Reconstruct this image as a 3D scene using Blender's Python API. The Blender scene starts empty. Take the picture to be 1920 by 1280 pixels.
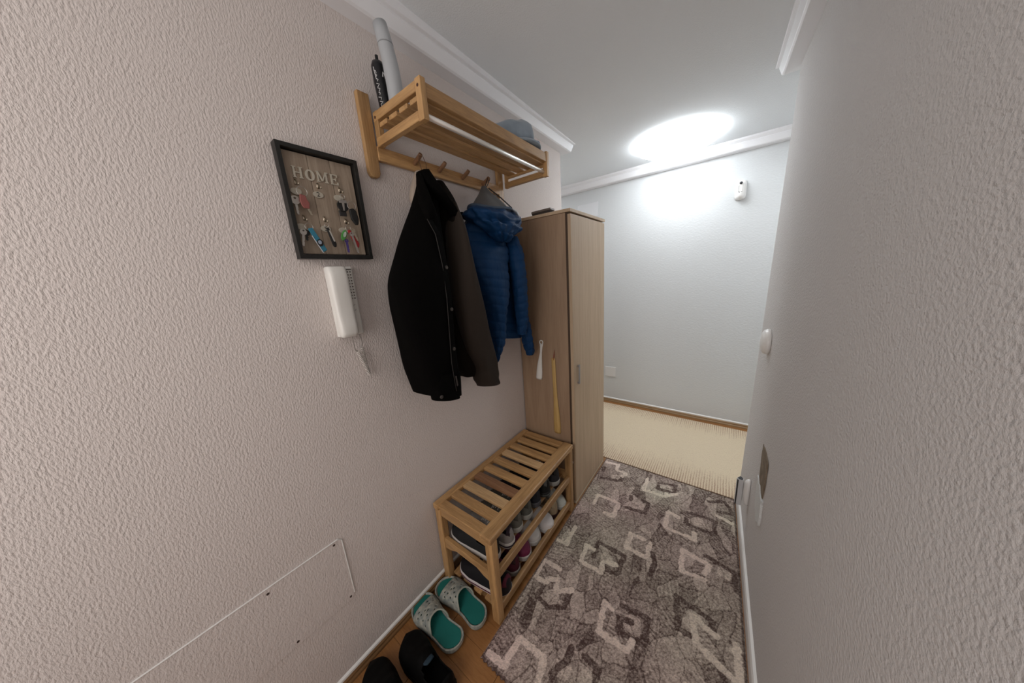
import bpy, bmesh, math, random
import numpy as np
from mathutils import Vector, Matrix, Euler, noise
random.seed(4)
S = bpy.context.scene
COL = S.collection
PI = math.pi

# ------------------------------------------------------------------ camera
def cam_rows(a, b, g):
    fwd = Vector((math.sin(a)*math.cos(b), math.cos(a)*math.cos(b), math.sin(b)))
    right = Vector((math.cos(a), -math.sin(a), 0))
    up = right.cross(fwd)
    return right*math.cos(g)+up*math.sin(g), -right*math.sin(g)+up*math.cos(g), fwd
r_, u_, f_ = cam_rows(-0.657752068, -0.225021190, -0.0709368974)
cd = bpy.data.cameras.new('camera'); cam = bpy.data.objects.new('camera', cd); COL.objects.link(cam)
M = Matrix(((r_.x, u_.x, -f_.x, 1.05), (r_.y, u_.y, -f_.y, 0.0), (r_.z, u_.z, -f_.z, 1.48), (0, 0, 0, 1)))
cam.matrix_world = M
cd.sensor_width = 36; cd.lens = 528.9*36/1920; cd.clip_start = 0.02
S.camera = cam

# ------------------------------------------------------------------ light and exposure
W = bpy.data.worlds.new('world'); S.world = W; W.use_nodes = True
W.node_tree.nodes['Background'].inputs[0].default_value = (1.0, 0.93, 0.90, 1)
W.node_tree.nodes['Background'].inputs[1].default_value = 0.36
S.view_settings.view_transform = 'Standard'; S.view_settings.look = 'None'
S.view_settings.exposure = 0.34; S.view_settings.gamma = 1
LAMP = 10.0          # emission of the ceiling lamp's dome (used where the lamp is built)
HALL_FILL = 12.0         # watts of the unseen soft fill added behind the camera
hl = bpy.data.lights.new('entrance_fill', 'AREA'); hl.shape = 'RECTANGLE'; hl.size = 1.1; hl.size_y = 1.3; hl.energy = HALL_FILL; hl.color = (1.0, 0.94, 0.90)
ho = bpy.data.objects.new('entrance_fill', hl); ho.location = (0.63, -1.2, 1.65); ho.rotation_euler = (math.radians(90), 0, 0); COL.objects.link(ho)

for nm, lx in (('side_corridor_fill', -1.05), ('side_corridor_fill', 1.95)):      # unseen fill lights added round both corners of the cross corridor
    al = bpy.data.lights.new(nm, 'AREA'); al.shape = 'DISK'; al.size = .4; al.energy = 7.0; al.color = (.95, .98, 1.0)
    ao = bpy.data.objects.new(nm, al); ao.location = (lx, 2.58, 2.30); COL.objects.link(ao)

# ------------------------------------------------------------------ helpers
def nodes(m):
    m.use_nodes = True
    nt = m.node_tree; return nt, nt.nodes, nt.links, nt.nodes['Principled BSDF']
MATS = {}
def mat(name, c, rough=0.6, metal=0.0, sheen=0.0, bump=None, vary=None, coat=0.0, alpha=1.0, trans=0.0, emit=0, spec=.5):
    """plain material; bump=(scale, distance, stretch xyz), vary=(second colour, scale)"""
    if name in MATS: return MATS[name]
    m = bpy.data.materials.new(name); nt, N, L, B = nodes(m)
    B.inputs['Base Color'].default_value = (*c, 1); B.inputs['Roughness'].default_value = rough
    B.inputs['Metallic'].default_value = metal; B.inputs['Sheen Weight'].default_value = sheen
    B.inputs['Coat Weight'].default_value = coat; B.inputs['Transmission Weight'].default_value = trans
    B.inputs['Specular IOR Level'].default_value = spec
    if emit:
        B.inputs['Emission Color'].default_value = (*c, 1); B.inputs['Emission Strength'].default_value = emit
    if bump or vary: tc = N.new('ShaderNodeTexCoord')
    if bump:
        mp = N.new('ShaderNodeMapping'); mp.inputs['Scale'].default_value = bump[2] if len(bump) > 2 else (1, 1, 1)
        nz = N.new('ShaderNodeTexNoise'); nz.inputs['Scale'].default_value = bump[0]; nz.inputs['Detail'].default_value = 3
        bp = N.new('ShaderNodeBump'); bp.inputs['Distance'].default_value = bump[1]
        bp.inputs['Strength'].default_value = bump[3] if len(bump) > 3 else 1.0
        L.new(tc.outputs['Object'], mp.inputs[0]); L.new(mp.outputs[0], nz.inputs['Vector'])
        L.new(nz.outputs['Fac'], bp.inputs['Height']); L.new(bp.outputs[0], B.inputs['Normal'])
    if vary:
        nz = N.new('ShaderNodeTexNoise'); nz.inputs['Scale'].default_value = vary[1]; nz.inputs['Detail'].default_value = 4
        rp = N.new('ShaderNodeValToRGB'); rp.color_ramp.elements[0].position = .35; rp.color_ramp.elements[1].position = .65
        rp.color_ramp.elements[0].color = (*c, 1); rp.color_ramp.elements[1].color = (*vary[0], 1)
        L.new(tc.outputs['Object'], nz.inputs['Vector']); L.new(nz.outputs['Fac'], rp.inputs[0]); L.new(rp.outputs[0], B.inputs['Base Color'])
    MATS[name] = m; return m
def wood(name, c1, c2, axis, rough=0.45, scale=9, fine=60, stretch=.08, seed=0, per_object=0.0):
    if name in MATS: return MATS[name]
    m = bpy.data.materials.new(name); nt, N, L, B = nodes(m)
    tc = N.new('ShaderNodeTexCoord'); mp = N.new('ShaderNodeMapping')
    sc = [1, 1, 1]; sc['xyz'.index(axis)] = stretch
    mp.inputs['Scale'].default_value = sc; mp.inputs['Location'].default_value = (seed, seed*.7, seed*1.3)
    oi = N.new('ShaderNodeObjectInfo'); ad = N.new('ShaderNodeVectorMath'); ad.operation = 'ADD'
    cb = N.new('ShaderNodeCombineXYZ'); mu = N.new('ShaderNodeMath'); mu.operation = 'MULTIPLY'; mu.inputs[1].default_value = 7
    L.new(oi.outputs['Random'], mu.inputs[0])
    for i in range(3): L.new(mu.outputs[0], cb.inputs[i])
    L.new(tc.outputs['Object'], ad.inputs[0]); L.new(cb.outputs[0], ad.inputs[1]); L.new(ad.outputs[0], mp.inputs[0])
    n1 = N.new('ShaderNodeTexNoise'); n1.inputs['Scale'].default_value = scale; n1.inputs['Detail'].default_value = 4; n1.inputs['Distortion'].default_value = 1.2
    n2 = N.new('ShaderNodeTexNoise'); n2.inputs['Scale'].default_value = fine*4; n2.inputs['Detail'].default_value = 3
    L.new(mp.outputs[0], n1.inputs['Vector']); L.new(mp.outputs[0], n2.inputs['Vector'])
    wv = N.new('ShaderNodeMath'); wv.operation = 'SINE'; m1 = N.new('ShaderNodeMath'); m1.operation = 'MULTIPLY'; m1.inputs[1].default_value = 26
    L.new(n1.outputs['Fac'], m1.inputs[0]); L.new(m1.outputs[0], wv.inputs[0])
    mm = N.new('ShaderNodeMath'); mm.operation = 'MULTIPLY_ADD'; mm.inputs[1].default_value = .10; L.new(wv.outputs[0], mm.inputs[0])
    ma = N.new('ShaderNodeMath'); ma.operation = 'MULTIPLY_ADD'; ma.inputs[1].default_value = .6; ma.inputs[2].default_value = .2
    L.new(n2.outputs['Fac'], ma.inputs[0]); L.new(ma.outputs[0], mm.inputs[2])
    rp = N.new('ShaderNodeValToRGB'); rp.color_ramp.elements[0].position = .22; rp.color_ramp.elements[1].position = .80
    rp.color_ramp.elements[0].color = (*c1, 1); rp.color_ramp.elements[1].color = (*c2, 1)
    L.new(mm.outputs[0], rp.inputs[0])
    hs = N.new('ShaderNodeHueSaturation'); v = N.new('ShaderNodeMath'); v.operation = 'MULTIPLY_ADD'
    v.inputs[1].default_value = per_object; v.inputs[2].default_value = 1-per_object/2
    L.new(oi.outputs['Random'], v.inputs[0]); L.new(v.outputs[0], hs.inputs['Value'])
    L.new(rp.outputs[0], hs.inputs['Color']); L.new(hs.outputs[0], B.inputs['Base Color'])
    bp = N.new('ShaderNodeBump'); bp.inputs['Distance'].default_value = .0006; bp.inputs['Strength'].default_value = .35
    L.new(mm.outputs[0], bp.inputs['Height']); L.new(bp.outputs[0], B.inputs['Normal'])
    B.inputs['Roughness'].default_value = rough
    MATS[name] = m; return m

def wloc(o):
    v = Vector((0, 0, 0))
    while o: v = v+o.location; o = o.parent
    return v
def obj(name, bm, m, parent=None, bevel=0, smooth=False, local=False, sub=0, solid=0):
    """link a bmesh given in world coordinates as ONE object (local=True: already in the parent's space)"""
    if parent and not local: bmesh.ops.translate(bm, verts=bm.verts, vec=-wloc(parent))
    bmesh.ops.recalc_face_normals(bm, faces=bm.faces)
    me = bpy.data.meshes.new(name); bm.to_mesh(me); bm.free()
    if smooth:
        for p in me.polygons: p.use_smooth = True
    for mm in (m if isinstance(m, (list, tuple)) else [m]): me.materials.append(mm)
    o = bpy.data.objects.new(name, me); COL.objects.link(o)
    if parent: o.parent = parent
    if solid: md = o.modifiers.new('s', 'SOLIDIFY'); md.thickness = solid; md.offset = 0
    if bevel: md = o.modifiers.new('b', 'BEVEL'); md.width = bevel; md.segments = 2; md.limit_method = 'ANGLE'; md.angle_limit = .7
    if sub: md = o.modifiers.new('u', 'SUBSURF'); md.levels = sub; md.render_levels = sub
    return o
def thing(name, label, cat, loc=(0, 0, 0), rotz=0, group=None):
    o = bpy.data.objects.new(name, None); COL.objects.link(o); o.location = loc; o.rotation_euler = (0, 0, rotz)
    o.empty_display_size = .02; o['label'] = label; o['category'] = cat
    if group: o['group'] = group
    return o
def tag(o, label, cat, group=None):
    o['label'] = label; o['category'] = cat
    if group: o['group'] = group
    return o
def struct(o): o['kind'] = 'structure'; return o
def BM(): return bmesh.new()
def box(bm, a, b):
    (x0, y0, z0), (x1, y1, z1) = a, b
    v = [bm.verts.new(p) for p in ((x0, y0, z0), (x1, y0, z0), (x1, y1, z0), (x0, y1, z0), (x0, y0, z1), (x1, y0, z1), (x1, y1, z1), (x0, y1, z1))]
    for f in ((0, 3, 2, 1), (4, 5, 6, 7), (0, 1, 5, 4), (1, 2, 6, 5), (2, 3, 7, 6), (3, 0, 4, 7)): bm.faces.new([v[i] for i in f])
    return bm
def bx(a, b): return box(BM(), a, b)
def prism(bm, poly, d):
    """closed 3-D polygon extruded by vector d"""
    a = [bm.verts.new(p) for p in poly]; b = [bm.verts.new(Vector(p)+Vector(d)) for p in poly]; n = len(poly)
    bm.faces.new(a[::-1]); bm.faces.new(b)
    for i in range(n): bm.faces.new((a[i], a[(i+1) % n], b[(i+1) % n], b[i]))
    return bm
def ringmesh(bm, rings, cap=True):
    vs = [[bm.verts.new(p) for p in r] for r in rings]; n = len(vs[0])
    for a, b in zip(vs, vs[1:]):
        for i in range(n): bm.faces.new((a[i], a[(i+1) % n], b[(i+1) % n], b[i]))
    if cap: bm.faces.new(vs[0][::-1]); bm.faces.new(vs[-1])
    return bm
def tube(bm, pts, r, n=10, cap=True, flat=1.0):
    pts = [Vector(p) for p in pts]; rings = []; up = None
    for i, p in enumerate(pts):
        t = (pts[min(i+1, len(pts)-1)]-pts[max(i-1, 0)]).normalized()
        if up is None: up = Vector((0, 0, 1)) if abs(t.z) < .9 else Vector((1, 0, 0))
        s = t.cross(up).normalized(); up = s.cross(t).normalized()
        rr = r[i] if isinstance(r, (list, tuple)) else r
        rings.append([p+s*(rr*math.cos(2*PI*k/n))+up*(rr*flat*math.sin(2*PI*k/n)) for k in range(n)])
    return ringmesh(bm, rings, cap)
def torus(bm, c, R, r, ax='x', n=24, m=8, squash=1.0):
    c = Vector(c); rings = []
    for i in range(n):
        a = 2*PI*i/n
        e = {'x': Vector((0, math.cos(a), math.sin(a)*squash)), 'z': Vector((math.cos(a), math.sin(a), 0))}[ax]
        h = {'x': Vector((1, 0, 0)), 'z': Vector((0, 0, 1))}[ax]
        rings.append([bm.verts.new(c+e*R+e.normalized()*(r*math.cos(2*PI*k/m))+h*(r*math.sin(2*PI*k/m))) for k in range(m)])
    for i in range(n):
        a, b = rings[i], rings[(i+1) % n]
        for k in range(m): bm.faces.new((a[k], a[(k+1) % m], b[(k+1) % m], b[k]))
    return bm
def lathe(bm, prof, c, n=32, ax='z'):
    c = Vector(c); rings = []
    for r, h in prof:
        r = max(r, 1e-4)
        ring = []
        for k in range(n):
            a = 2*PI*k/n; u, v = r*math.cos(a), r*math.sin(a)
            ring.append(c+(Vector((u, v, h)) if ax == 'z' else Vector((h, u, v)) if ax == 'x' else Vector((u, h, v))))
        rings.append(ring)
    return ringmesh(bm, rings)
def interp(tab, t):
    """smooth (Catmull-Rom) interpolation through table rows, t in 0..1"""
    n = len(tab)-1; s = min(max(t*n, 0), n-1e-6); i = int(s); u = s-i
    p = [tab[max(i-1, 0)], tab[i], tab[i+1], tab[min(i+2, n)]]
    return [.5*((2*b)+(c-a)*u+(2*a-5*b+4*c-d)*u*u+(3*b-a-3*c+d)*u**3) for a, b, c, d in zip(*p)]
def cloth(tab, steps=40, n=40, disp=None, sq=0.85, cap=True):
    """loft of hanging cloth: rows are (y0, z0, y1, z1, x centre, half depth)"""
    rings = []
    for j in range(steps+1):
        t = j/steps; y0, z0, y1, z1, xc, b = interp(tab, t)
        c = Vector((xc, (y0+y1)/2, (z0+z1)/2)); u = Vector((0, (y1-y0)/2, (z1-z0)/2)); a = u.length; u.normalize()
        ring = []
        for k in range(n):
            th = 2*PI*k/n; ct, st = math.cos(th), math.sin(th)
            ct = math.copysign(abs(ct)**sq, ct); st = math.copysign(abs(st)**sq, st)
            d = disp(th, t, c.z, c) if disp else 0
            q = c+u*(ct*(a+d))+Vector((1, 0, 0))*(st*(b+d))
            q.x = max(q.x, .006)
            ring.append(q)
        rings.append(ring)
    return ringmesh(BM(), rings, cap)

# ------------------------------------------------------------------ materials
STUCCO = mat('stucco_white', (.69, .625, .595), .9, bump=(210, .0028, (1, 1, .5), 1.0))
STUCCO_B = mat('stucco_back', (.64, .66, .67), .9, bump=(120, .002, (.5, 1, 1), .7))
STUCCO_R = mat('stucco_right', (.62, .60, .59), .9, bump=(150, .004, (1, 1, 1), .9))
CEIL = mat('ceiling_paint', (.80, .83, .85), .9, bump=(170, .002, (1, 1, 1), .7))
CROWN = mat('crown_white', (.86, .86, .88), .45)
WHITE = mat('white_plastic', (.78, .77, .73), .35)
WHITE2 = mat('white_paint', (.82, .81, .79), .4)
OAK = dict(c1=(.29, .155, .06), c2=(.62, .375, .165))
oak = {a: wood('oak_'+a, OAK['c1'], OAK['c2'], a, per_object=.35) for a in 'xyz'}
LAM = wood('laminate_oak', (.27, .175, .11), (.39, .27, .175), 'z', rough=.5, scale=6, fine=45, stretch=.05)
LAM_D = wood('laminate_door', (.42, .30, .19), (.57, .43, .295), 'z', rough=.5, scale=6, fine=45, stretch=.05, seed=3)
PARQ = wood('parquet_brown', (.20, .085, .025), (.36, .17, .06), 'x', rough=.35, scale=5, stretch=.12)
SKIRT = wood('skirting_brown', (.16, .08, .03), (.32, .19, .09), 'y', rough=.4)
SKIRTX = wood('skirting_brown_x', (.22, .13, .06), (.42, .29, .16), 'x', rough=.4)
BLACK = mat('black_satin', (.006, .006, .006), .5)
STEEL = mat('steel', (.55, .52, .48), .3, 1.0)
BRASS = mat('aged_nickel', (.60, .53, .42), .32, 1.0)
PEG_SHADED = wood('peg_wood_shaded', (.16, .075, .035), (.30, .16, .08), 'x')  # weaker light on the pegs painted in as a darker brown

# ------------------------------------------------------------------ the setting
WT = 2.46
struct(obj('wall_left', bx((-1.6, -1.3, 0), (0, 2.085, WT)), STUCCO))
struct(obj('wall_back', bx((-1.7, 3.06, 0), (2.5, 3.2, WT)), STUCCO_B))
def rwx(y, z): return 1.208+.012*z+.028*(2.05-y)
bm = BM(); y0, y1 = -1.3, 2.05
vs = [bm.verts.new(p) for p in ((rwx(y0, 0), y0, 0), (rwx(y1, 0), y1, 0), (2.4, y1, 0), (2.4, y0, 0),
                                (rwx(y0, WT), y0, WT), (rwx(y1, WT), y1, WT), (2.4, y1, WT), (2.4, y0, WT))]
for f in ((0, 3, 2, 1), (4, 5, 6, 7), (0, 1, 5, 4), (1, 2, 6, 5), (2, 3, 7, 6), (3, 0, 4, 7)): bm.faces.new([vs[i] for i in f])
struct(obj('wall_right', bm, STUCCO_R))
struct(obj('wall_end_left', bx((-1.75, 2.085, 0), (-1.6, 3.06, WT)), STUCCO_B))
struct(obj('wall_end_right', bx((2.4, 2.05, 0), (2.55, 3.06, WT)), STUCCO_B))
bm = BM()
def cz(y): return 2.405-.018*(y-1)
vs = [bm.verts.new(p) for p in ((-1.8, -1.3, cz(-1.3)), (2.6, -1.3, cz(-1.3)), (2.6, 3.25, cz(3.25)), (-1.8, 3.25, cz(3.25)),
                                (-1.8, -1.3, 2.6), (2.6, -1.3, 2.6), (2.6, 3.25, 2.6), (-1.8, 3.25, 2.6))]
for f in ((0, 3, 2, 1), (4, 5, 6, 7), (0, 1, 5, 4), (1, 2, 6, 5), (2, 3, 7, 6), (3, 0, 4, 7)): bm.faces.new([vs[i] for i in f])
struct(obj('ceiling', bm, CEIL))
# parquet: boards across the hall, thin dark joints
fl = BM(); y = -1.3; k = 0
while y < 3.1:
    x = -1.75-(k % 3)*.28
    while x < 2.5:
        a, b = max(x+.0008, -1.75), min(x+.83, 2.5)
        box(fl, (a, y+.0006, -.02), (b, min(y+.0915, 3.1), 0)); x += .832
    y += .092; k += 1
box(fl, (-1.75, -1.3, -.05), (2.5, 3.1, -.004))
struct(obj('floor', fl, PARQ))

PROF = [(-.004, 2.327), (.052, 2.329), (.060, 2.334), (.072, 2.372), (.070, 2.377), (.084, 2.381), (.086, 2.40), (.086, 2.46), (-.004, 2.46)]
def crown(name, prof, path):
    """path: function d -> list of plan points"""
    rings = []
    pts = [path(d) for d, z in prof]
    for i in range(len(pts[0])): rings.append([(pts[j][i][0], pts[j][i][1], prof[j][1]) for j in range(len(prof))])
    return struct(obj(name, ringmesh(BM(), rings), CROWN, bevel=.0015))
crown('trim_1', PROF, lambda d: [(d, -1.3), (d, 2.085+d), (-1.6, 2.085+d)])
PB = [(a, z-.035 if z < 2.38 else z-.024 if z < 2.45 else z) for a, z in PROF]
crown('trim_2', PB, lambda d: [(-1.6, 3.06-d), (2.4, 3.06-d)])
crown('trim_3', PROF, lambda d: [(rwx(-1.3, 2.35)-d, -1.3), (rwx(2.05, 2.35)-d, 2.05+d), (2.4, 2.05+d)])
# skirtings
def skirt(name, path, prof, m):
    rings = []
    pts = [path(d) for d, z in prof]
    for i in range(len(pts[0])): rings.append([(pts[j][i][0], pts[j][i][1], prof[j][1]) for j in range(len(prof))])
    return struct(obj(name, ringmesh(BM(), rings), m))
sp = [(-.002, 0), (.016, 0), (.016, .010), (.012, .018), (.013, .028), (.009, .036), (-.002, .036)]
wp = [(-.002, .0362), (.009, .0362), (.008, .044), (-.002, .050)]
L_ = lambda d: [(d, -1.3), (d, 2.085+d), (-1.6, 2.085+d)]
B_ = lambda d: [(-1.6, 3.06-d), (2.4, 3.06-d)]
skirt('baseboard_left', L_, sp, SKIRT); skirt('baseboard_left_cap', L_, wp, WHITE2)
skirt('baseboard_back', B_, sp, SKIRTX); skirt('baseboard_back_cap', B_, wp, WHITE2)
skirt('baseboard_right', lambda d: [(rwx(-1.3, 0)-d, -1.3), (rwx(2.05, 0)-d, 2.05+d), (2.4, 2.05+d)],
      [(-.004, 0), (.012, 0), (.012, .060), (.008, .072), (-.004, .076)], WHITE2)

# plaster access hatch in the left wall: a raised slab with four screw holes
def yzslab(bm, pts, x0, x1): return prism(bm, [(x0, y, z) for y, z in pts], (x1-x0, 0, 0))
t = thing('access_hatch', 'painted-over rectangular access panel low on the textured left wall', 'access panel', (0, .0, .32))
hp = [(-.30, .345), (.25, .330), (.262, .338), (.262, .592), (.25, .605), (-.30, .612)]
obj('panel', yzslab(BM(), hp, -.003, .0025), STUCCO, t, bevel=.001)
bm = BM(); tube(bm, [(.002, y, z) for y, z in [(-.3, .613), (.25, .606), (.263, .594), (.2635, .35)]], .0022, 6)
obj('plaster_seam', bm, WHITE2, t)
for y, z in ((.237, .594), (.05, .59), (.248, .345), (.08, .35)):
    bm = BM(); lathe(bm, [(.004, .002), (.004, .0035), (.001, .0036)], (0, y, z), 10, 'x')
    obj('screw_hole', bm, mat('hole_dark', (.05, .03, .025), .9), t)

# ceiling lamp
t = thing('ceiling_lamp', 'round white glowing dome lamp on the hallway ceiling near the far wall', 'ceiling lamp', (.665, 2.64, 2.372))
c = (.665, 2.64, 2.378)
obj('lamp_base', lathe(BM(), [(.240, 0), (.242, -.008), (.235, -.012), (.0, -.012)], c, 48), WHITE2, t, smooth=False)
DOME = mat('lamp_dome_glow', (.93, .97, 1.0), .4, emit=LAMP)
obj('lamp_shade', lathe(BM(), [(.250, -.006), (.270, -.006), (.278, -.014), (.277, -.024), (.260, -.042), (.225, -.060), (.165, -.076), (.09, -.085), (.001, -.088)], c, 48), DOME, t, smooth=True)

# ------------------------------------------------------------------ rugs
def dseg(P, a, b):
    a = np.array(a); b = np.array(b); d = b-a; t = np.clip(((P-a)@d)/(d@d), 0, 1)
    return np.linalg.norm(P-(a+t[:, None]*d), axis=1)
def dpoly(P, pts): return np.min([dseg(P, p, q) for p, q in zip(pts, pts[1:])], axis=0)
def vnoise(P, s, seed):
    q = P*s; i = np.floor(q).astype(int); f = q-i; f = f*f*(3-2*f)
    def h(a, b): return (np.sin(a*127.1+b*311.7+seed*74.7)*43758.5453) % 1.0
    a, b = i[:, 0], i[:, 1]
    return (h(a, b)*(1-f[:, 0])+h(a+1, b)*f[:, 0])*(1-f[:, 1])+(h(a, b+1)*(1-f[:, 0])+h(a+1, b+1)*f[:, 0])*f[:, 1]
x0, x1, y0, y1 = .376, 1.192, .520, 2.005
st = .0027; nx, ny = int((x1-x0)/st), int((y1-y0)/st)
X, Y = np.meshgrid(np.linspace(x0, x1, nx), np.linspace(y0, y1, ny)); P = np.stack([X.ravel(), Y.ravel()], 1)
LIGHT = [[(.377, 1.942), (.485, 1.966), (.49, 1.90), (.56, 1.895), (.545, 1.85)], [(.70, 1.92), (.700, 1.793), (.828, 1.805), (.832, 1.835)], [(.828, 1.805), (.884, 1.864)],
  [(.466, 1.499), (.46, 1.586), (.597, 1.590), (.597, 1.471), (.545, 1.468)], [(.862, 1.684), (.858, 1.555), (1.002, 1.549), (.997, 1.60)], [(.862, 1.684), (.92, 1.665)],
  [(.78, 1.405), (.714, 1.406), (.715, 1.306), (.813, 1.308), (.814, 1.40)], [(.437, 1.274), (.441, 1.146), (.385, 1.145)],
  [(.576, 1.199), (.538, 1.200), (.545, 1.101), (.650, 1.103), (.64, 1.16), (.693, 1.180)], [(1.07, 1.43), (.958, 1.452), (.963, 1.325), (1.055, 1.342)], [(1.07, 1.43), (1.058, 1.37)],
  [(.473, 1.005), (.388, 1.003), (.385, .905), (.45, .91)], [(.566, .95), (.51, .90), (.49, .95), (.45, .93)], [(.74, .975), (.706, .985), (.717, .862), (.823, .865), (.836, .911)],
  [(1.101, 1.110), (1.023, 1.140), (1.038, 1.041), (1.172, .991), (1.163, 1.115)], [(.394, .545), (.470, .553), (.467, .655), (.577, .658), (.594, .57)],
  [(1.10, 1.80), (1.17, 1.78)], [(.83, .70), (.90, .66), (.97, .70), (.92, .78)], [(1.02, .88), (1.02, .78), (1.12, .76), (1.14, .84)], [(.70, .56), (.76, .60), (.83, .55)], [(.95, .56), (1.03, .60), (1.08, .54)]]
DARK = [[(.432, 1.763), (.543, 1.796), (.552, 1.887)], [(.773, 1.916), (.872, 1.950), (.870, 1.865), (.778, 1.851), (.776, 1.885)], [(.647, 1.690), (.650, 1.66)],
  [(.638, 1.579), (.747, 1.594), (.750, 1.689), (.715, 1.69)], [(.959, 1.742), (1.093, 1.748), (1.088, 1.642), (.958, 1.644), (.957, 1.68)], [(.831, 1.346), (.857, 1.287), (.84, 1.22)],
  [(.59, 1.16), (.584, 1.254), (.719, 1.253), (.709, 1.134), (.66, 1.13)], [(1.057, 1.476), (1.172, 1.455), (1.175, 1.36)], [(.563, .950), (.563, .861), (.508, .824), (.443, .830), (.45, .88)],
  [(.774, 1.011), (.874, 1.025), (.874, .923), (.786, .909), (.777, .959), (.82, .97)], [(1.089, 1.125), (1.089, 1.165), (.961, 1.187), (.974, 1.056), (1.026, 1.061)],
  [(.651, .752), (.652, .700), (.62, .64), (.66, .60)], [(.70, .755), (.754, .749), (.762, .68), (.74, .62)], [(1.06, 1.90), (1.14, 1.95), (1.18, 1.86), (1.11, 1.84)], [(1.1, 1.02), (1.17, .90), (1.10, .88)],
  [(.90, .62), (.98, .63), (1.02, .68)], [(.80, .58), (.86, .62)], [(1.13, .70), (1.18, .62), (1.13, .57)]]
wob = np.stack([vnoise(P, 55, 1)-.5, vnoise(P, 55, 2)-.5], 1)*.010
Pw = P+wob
rng = np.random.RandomState(5)
cells = rng.rand(190, 2)*[x1-x0, y1-y0]+[x0, y0]
D = np.full(len(P), 9.); D2 = np.full(len(P), 9.); I = np.zeros(len(P), int)
Pc = P+np.stack([vnoise(P, 14, 5)-.5, vnoise(P, 14, 6)-.5], 1)*.03
for k, c in enumerate(cells):
    d = np.abs(Pc[:, 0]-c[0])*1.0+np.hypot(Pc[:, 0]-c[0], Pc[:, 1]-c[1])
    m = d < D; D2 = np.where(m, D, np.minimum(D2, d)); I = np.where(m, k, I); D = np.where(m, d, D)
crack = (D2-D) < .0045
tone = rng.rand(190)[I]; ang = rng.rand(190)[I]*PI; hat = (rng.rand(190) < .45)[I]
hs = np.sin((P[:, 0]*np.cos(ang)+P[:, 1]*np.sin(ang))*2*PI/.017+wob[:, 0]*250)
v = .47+.26*(tone-.5)+.12*(vnoise(P, 9, 9)-.5)
v = v-np.where(hat & (hs > .2), .17, 0)
dl = np.min([dpoly(Pw, p) for p in LIGHT], 0); dd = np.min([dpoly(Pw, p) for p in DARK], 0)
v = np.where(dd < .012, .10, v); v = np.where(dl < .012, .88, v)
for p in DARK[:13]:            # pale patches beside the dark hooks
    c = np.mean(p, 0); m = (np.hypot(*(Pw-c).T) < .033) & (dd > .012) & (dl > .012); v = np.where(m, .66, v)
v = np.where(crack & (dl > .010), v-.26, v)
e = np.minimum(np.minimum(P[:, 0]-x0, x1-P[:, 0]), np.minimum(P[:, 1]-y0, y1-P[:, 1]))
v = np.where(e < .009, .16, v)
v = v+(rng.rand(len(P))-.5)*.34+(vnoise(P, 230, 3)-.5)*.46+(vnoise(P, 90, 4)-.5)*.2
v = np.clip(v, 0, 1)[:, None]
c0, c1 = np.array([.070, .040, .033]), np.array([.75, .635, .54])
colr = c0+(c1-c0)*v**1.15
purp = vnoise(P, 5, 12)[:, None]; colr = colr*(1+(purp-.5)*np.array([.10, -.06, .06]))
hgt = .010+.002*(v[:, 0]-.5)+(rng.rand(len(P))-.5)*.0016-np.where(crack, .0015, 0)
hgt = np.where(e < .004, .004, hgt)
Xe = P[:, 0]+(P[:, 0]-x0)/(x1-x0)*.028*(2.05-P[:, 1]); Ye = P[:, 1]+np.where(P[:, 1] < y0+.02, .0028*np.sin(P[:, 0]*2*PI/.021)*(1-(P[:, 1]-y0)/.02), 0)
me = bpy.data.meshes.new('patterned_rug')
idx = np.arange(nx*ny).reshape(ny, nx); q = np.stack([idx[:-1, :-1], idx[:-1, 1:], idx[1:, 1:], idx[1:, :-1]], -1).reshape(-1, 4)
# closed underside: one border skirt to the floor
b = np.concatenate([idx[0, :], idx[1:, -1], idx[-1, -2::-1], idx[-2:0:-1, 0]]); nb = len(b); low = np.arange(nb)+nx*ny
co = np.concatenate([np.stack([Xe, Ye, hgt], 1), np.stack([Xe[b], Ye[b], np.full(nb, .0006)], 1)])
q2 = np.stack([b, low, np.roll(low, -1), np.roll(b, -1)], 1)
me.from_pydata(co.tolist(), [], np.concatenate([q, q2]).tolist())
ca = me.color_attributes.new('pile', 'FLOAT_COLOR', 'POINT')
cc = np.ones((len(co), 4)); cc[:nx*ny, :3] = colr; cc[nx*ny:, :3] = c0
ca.data.foreach_set('color', cc.ravel())
m = bpy.data.materials.new('rug_pile'); nt, N, L, B = nodes(m); at = N.new('ShaderNodeAttribute'); at.attribute_name = 'pile'
L.new(at.outputs['Color'], B.inputs['Base Color']); B.inputs['Roughness'].default_value = .95
me.materials.append(m); rug = bpy.data.objects.new('patterned_rug', me); COL.objects.link(rug)
tag(rug, 'brown and taupe short-pile rug patterned with square hooks, on the hallway floor', 'rug')

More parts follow.
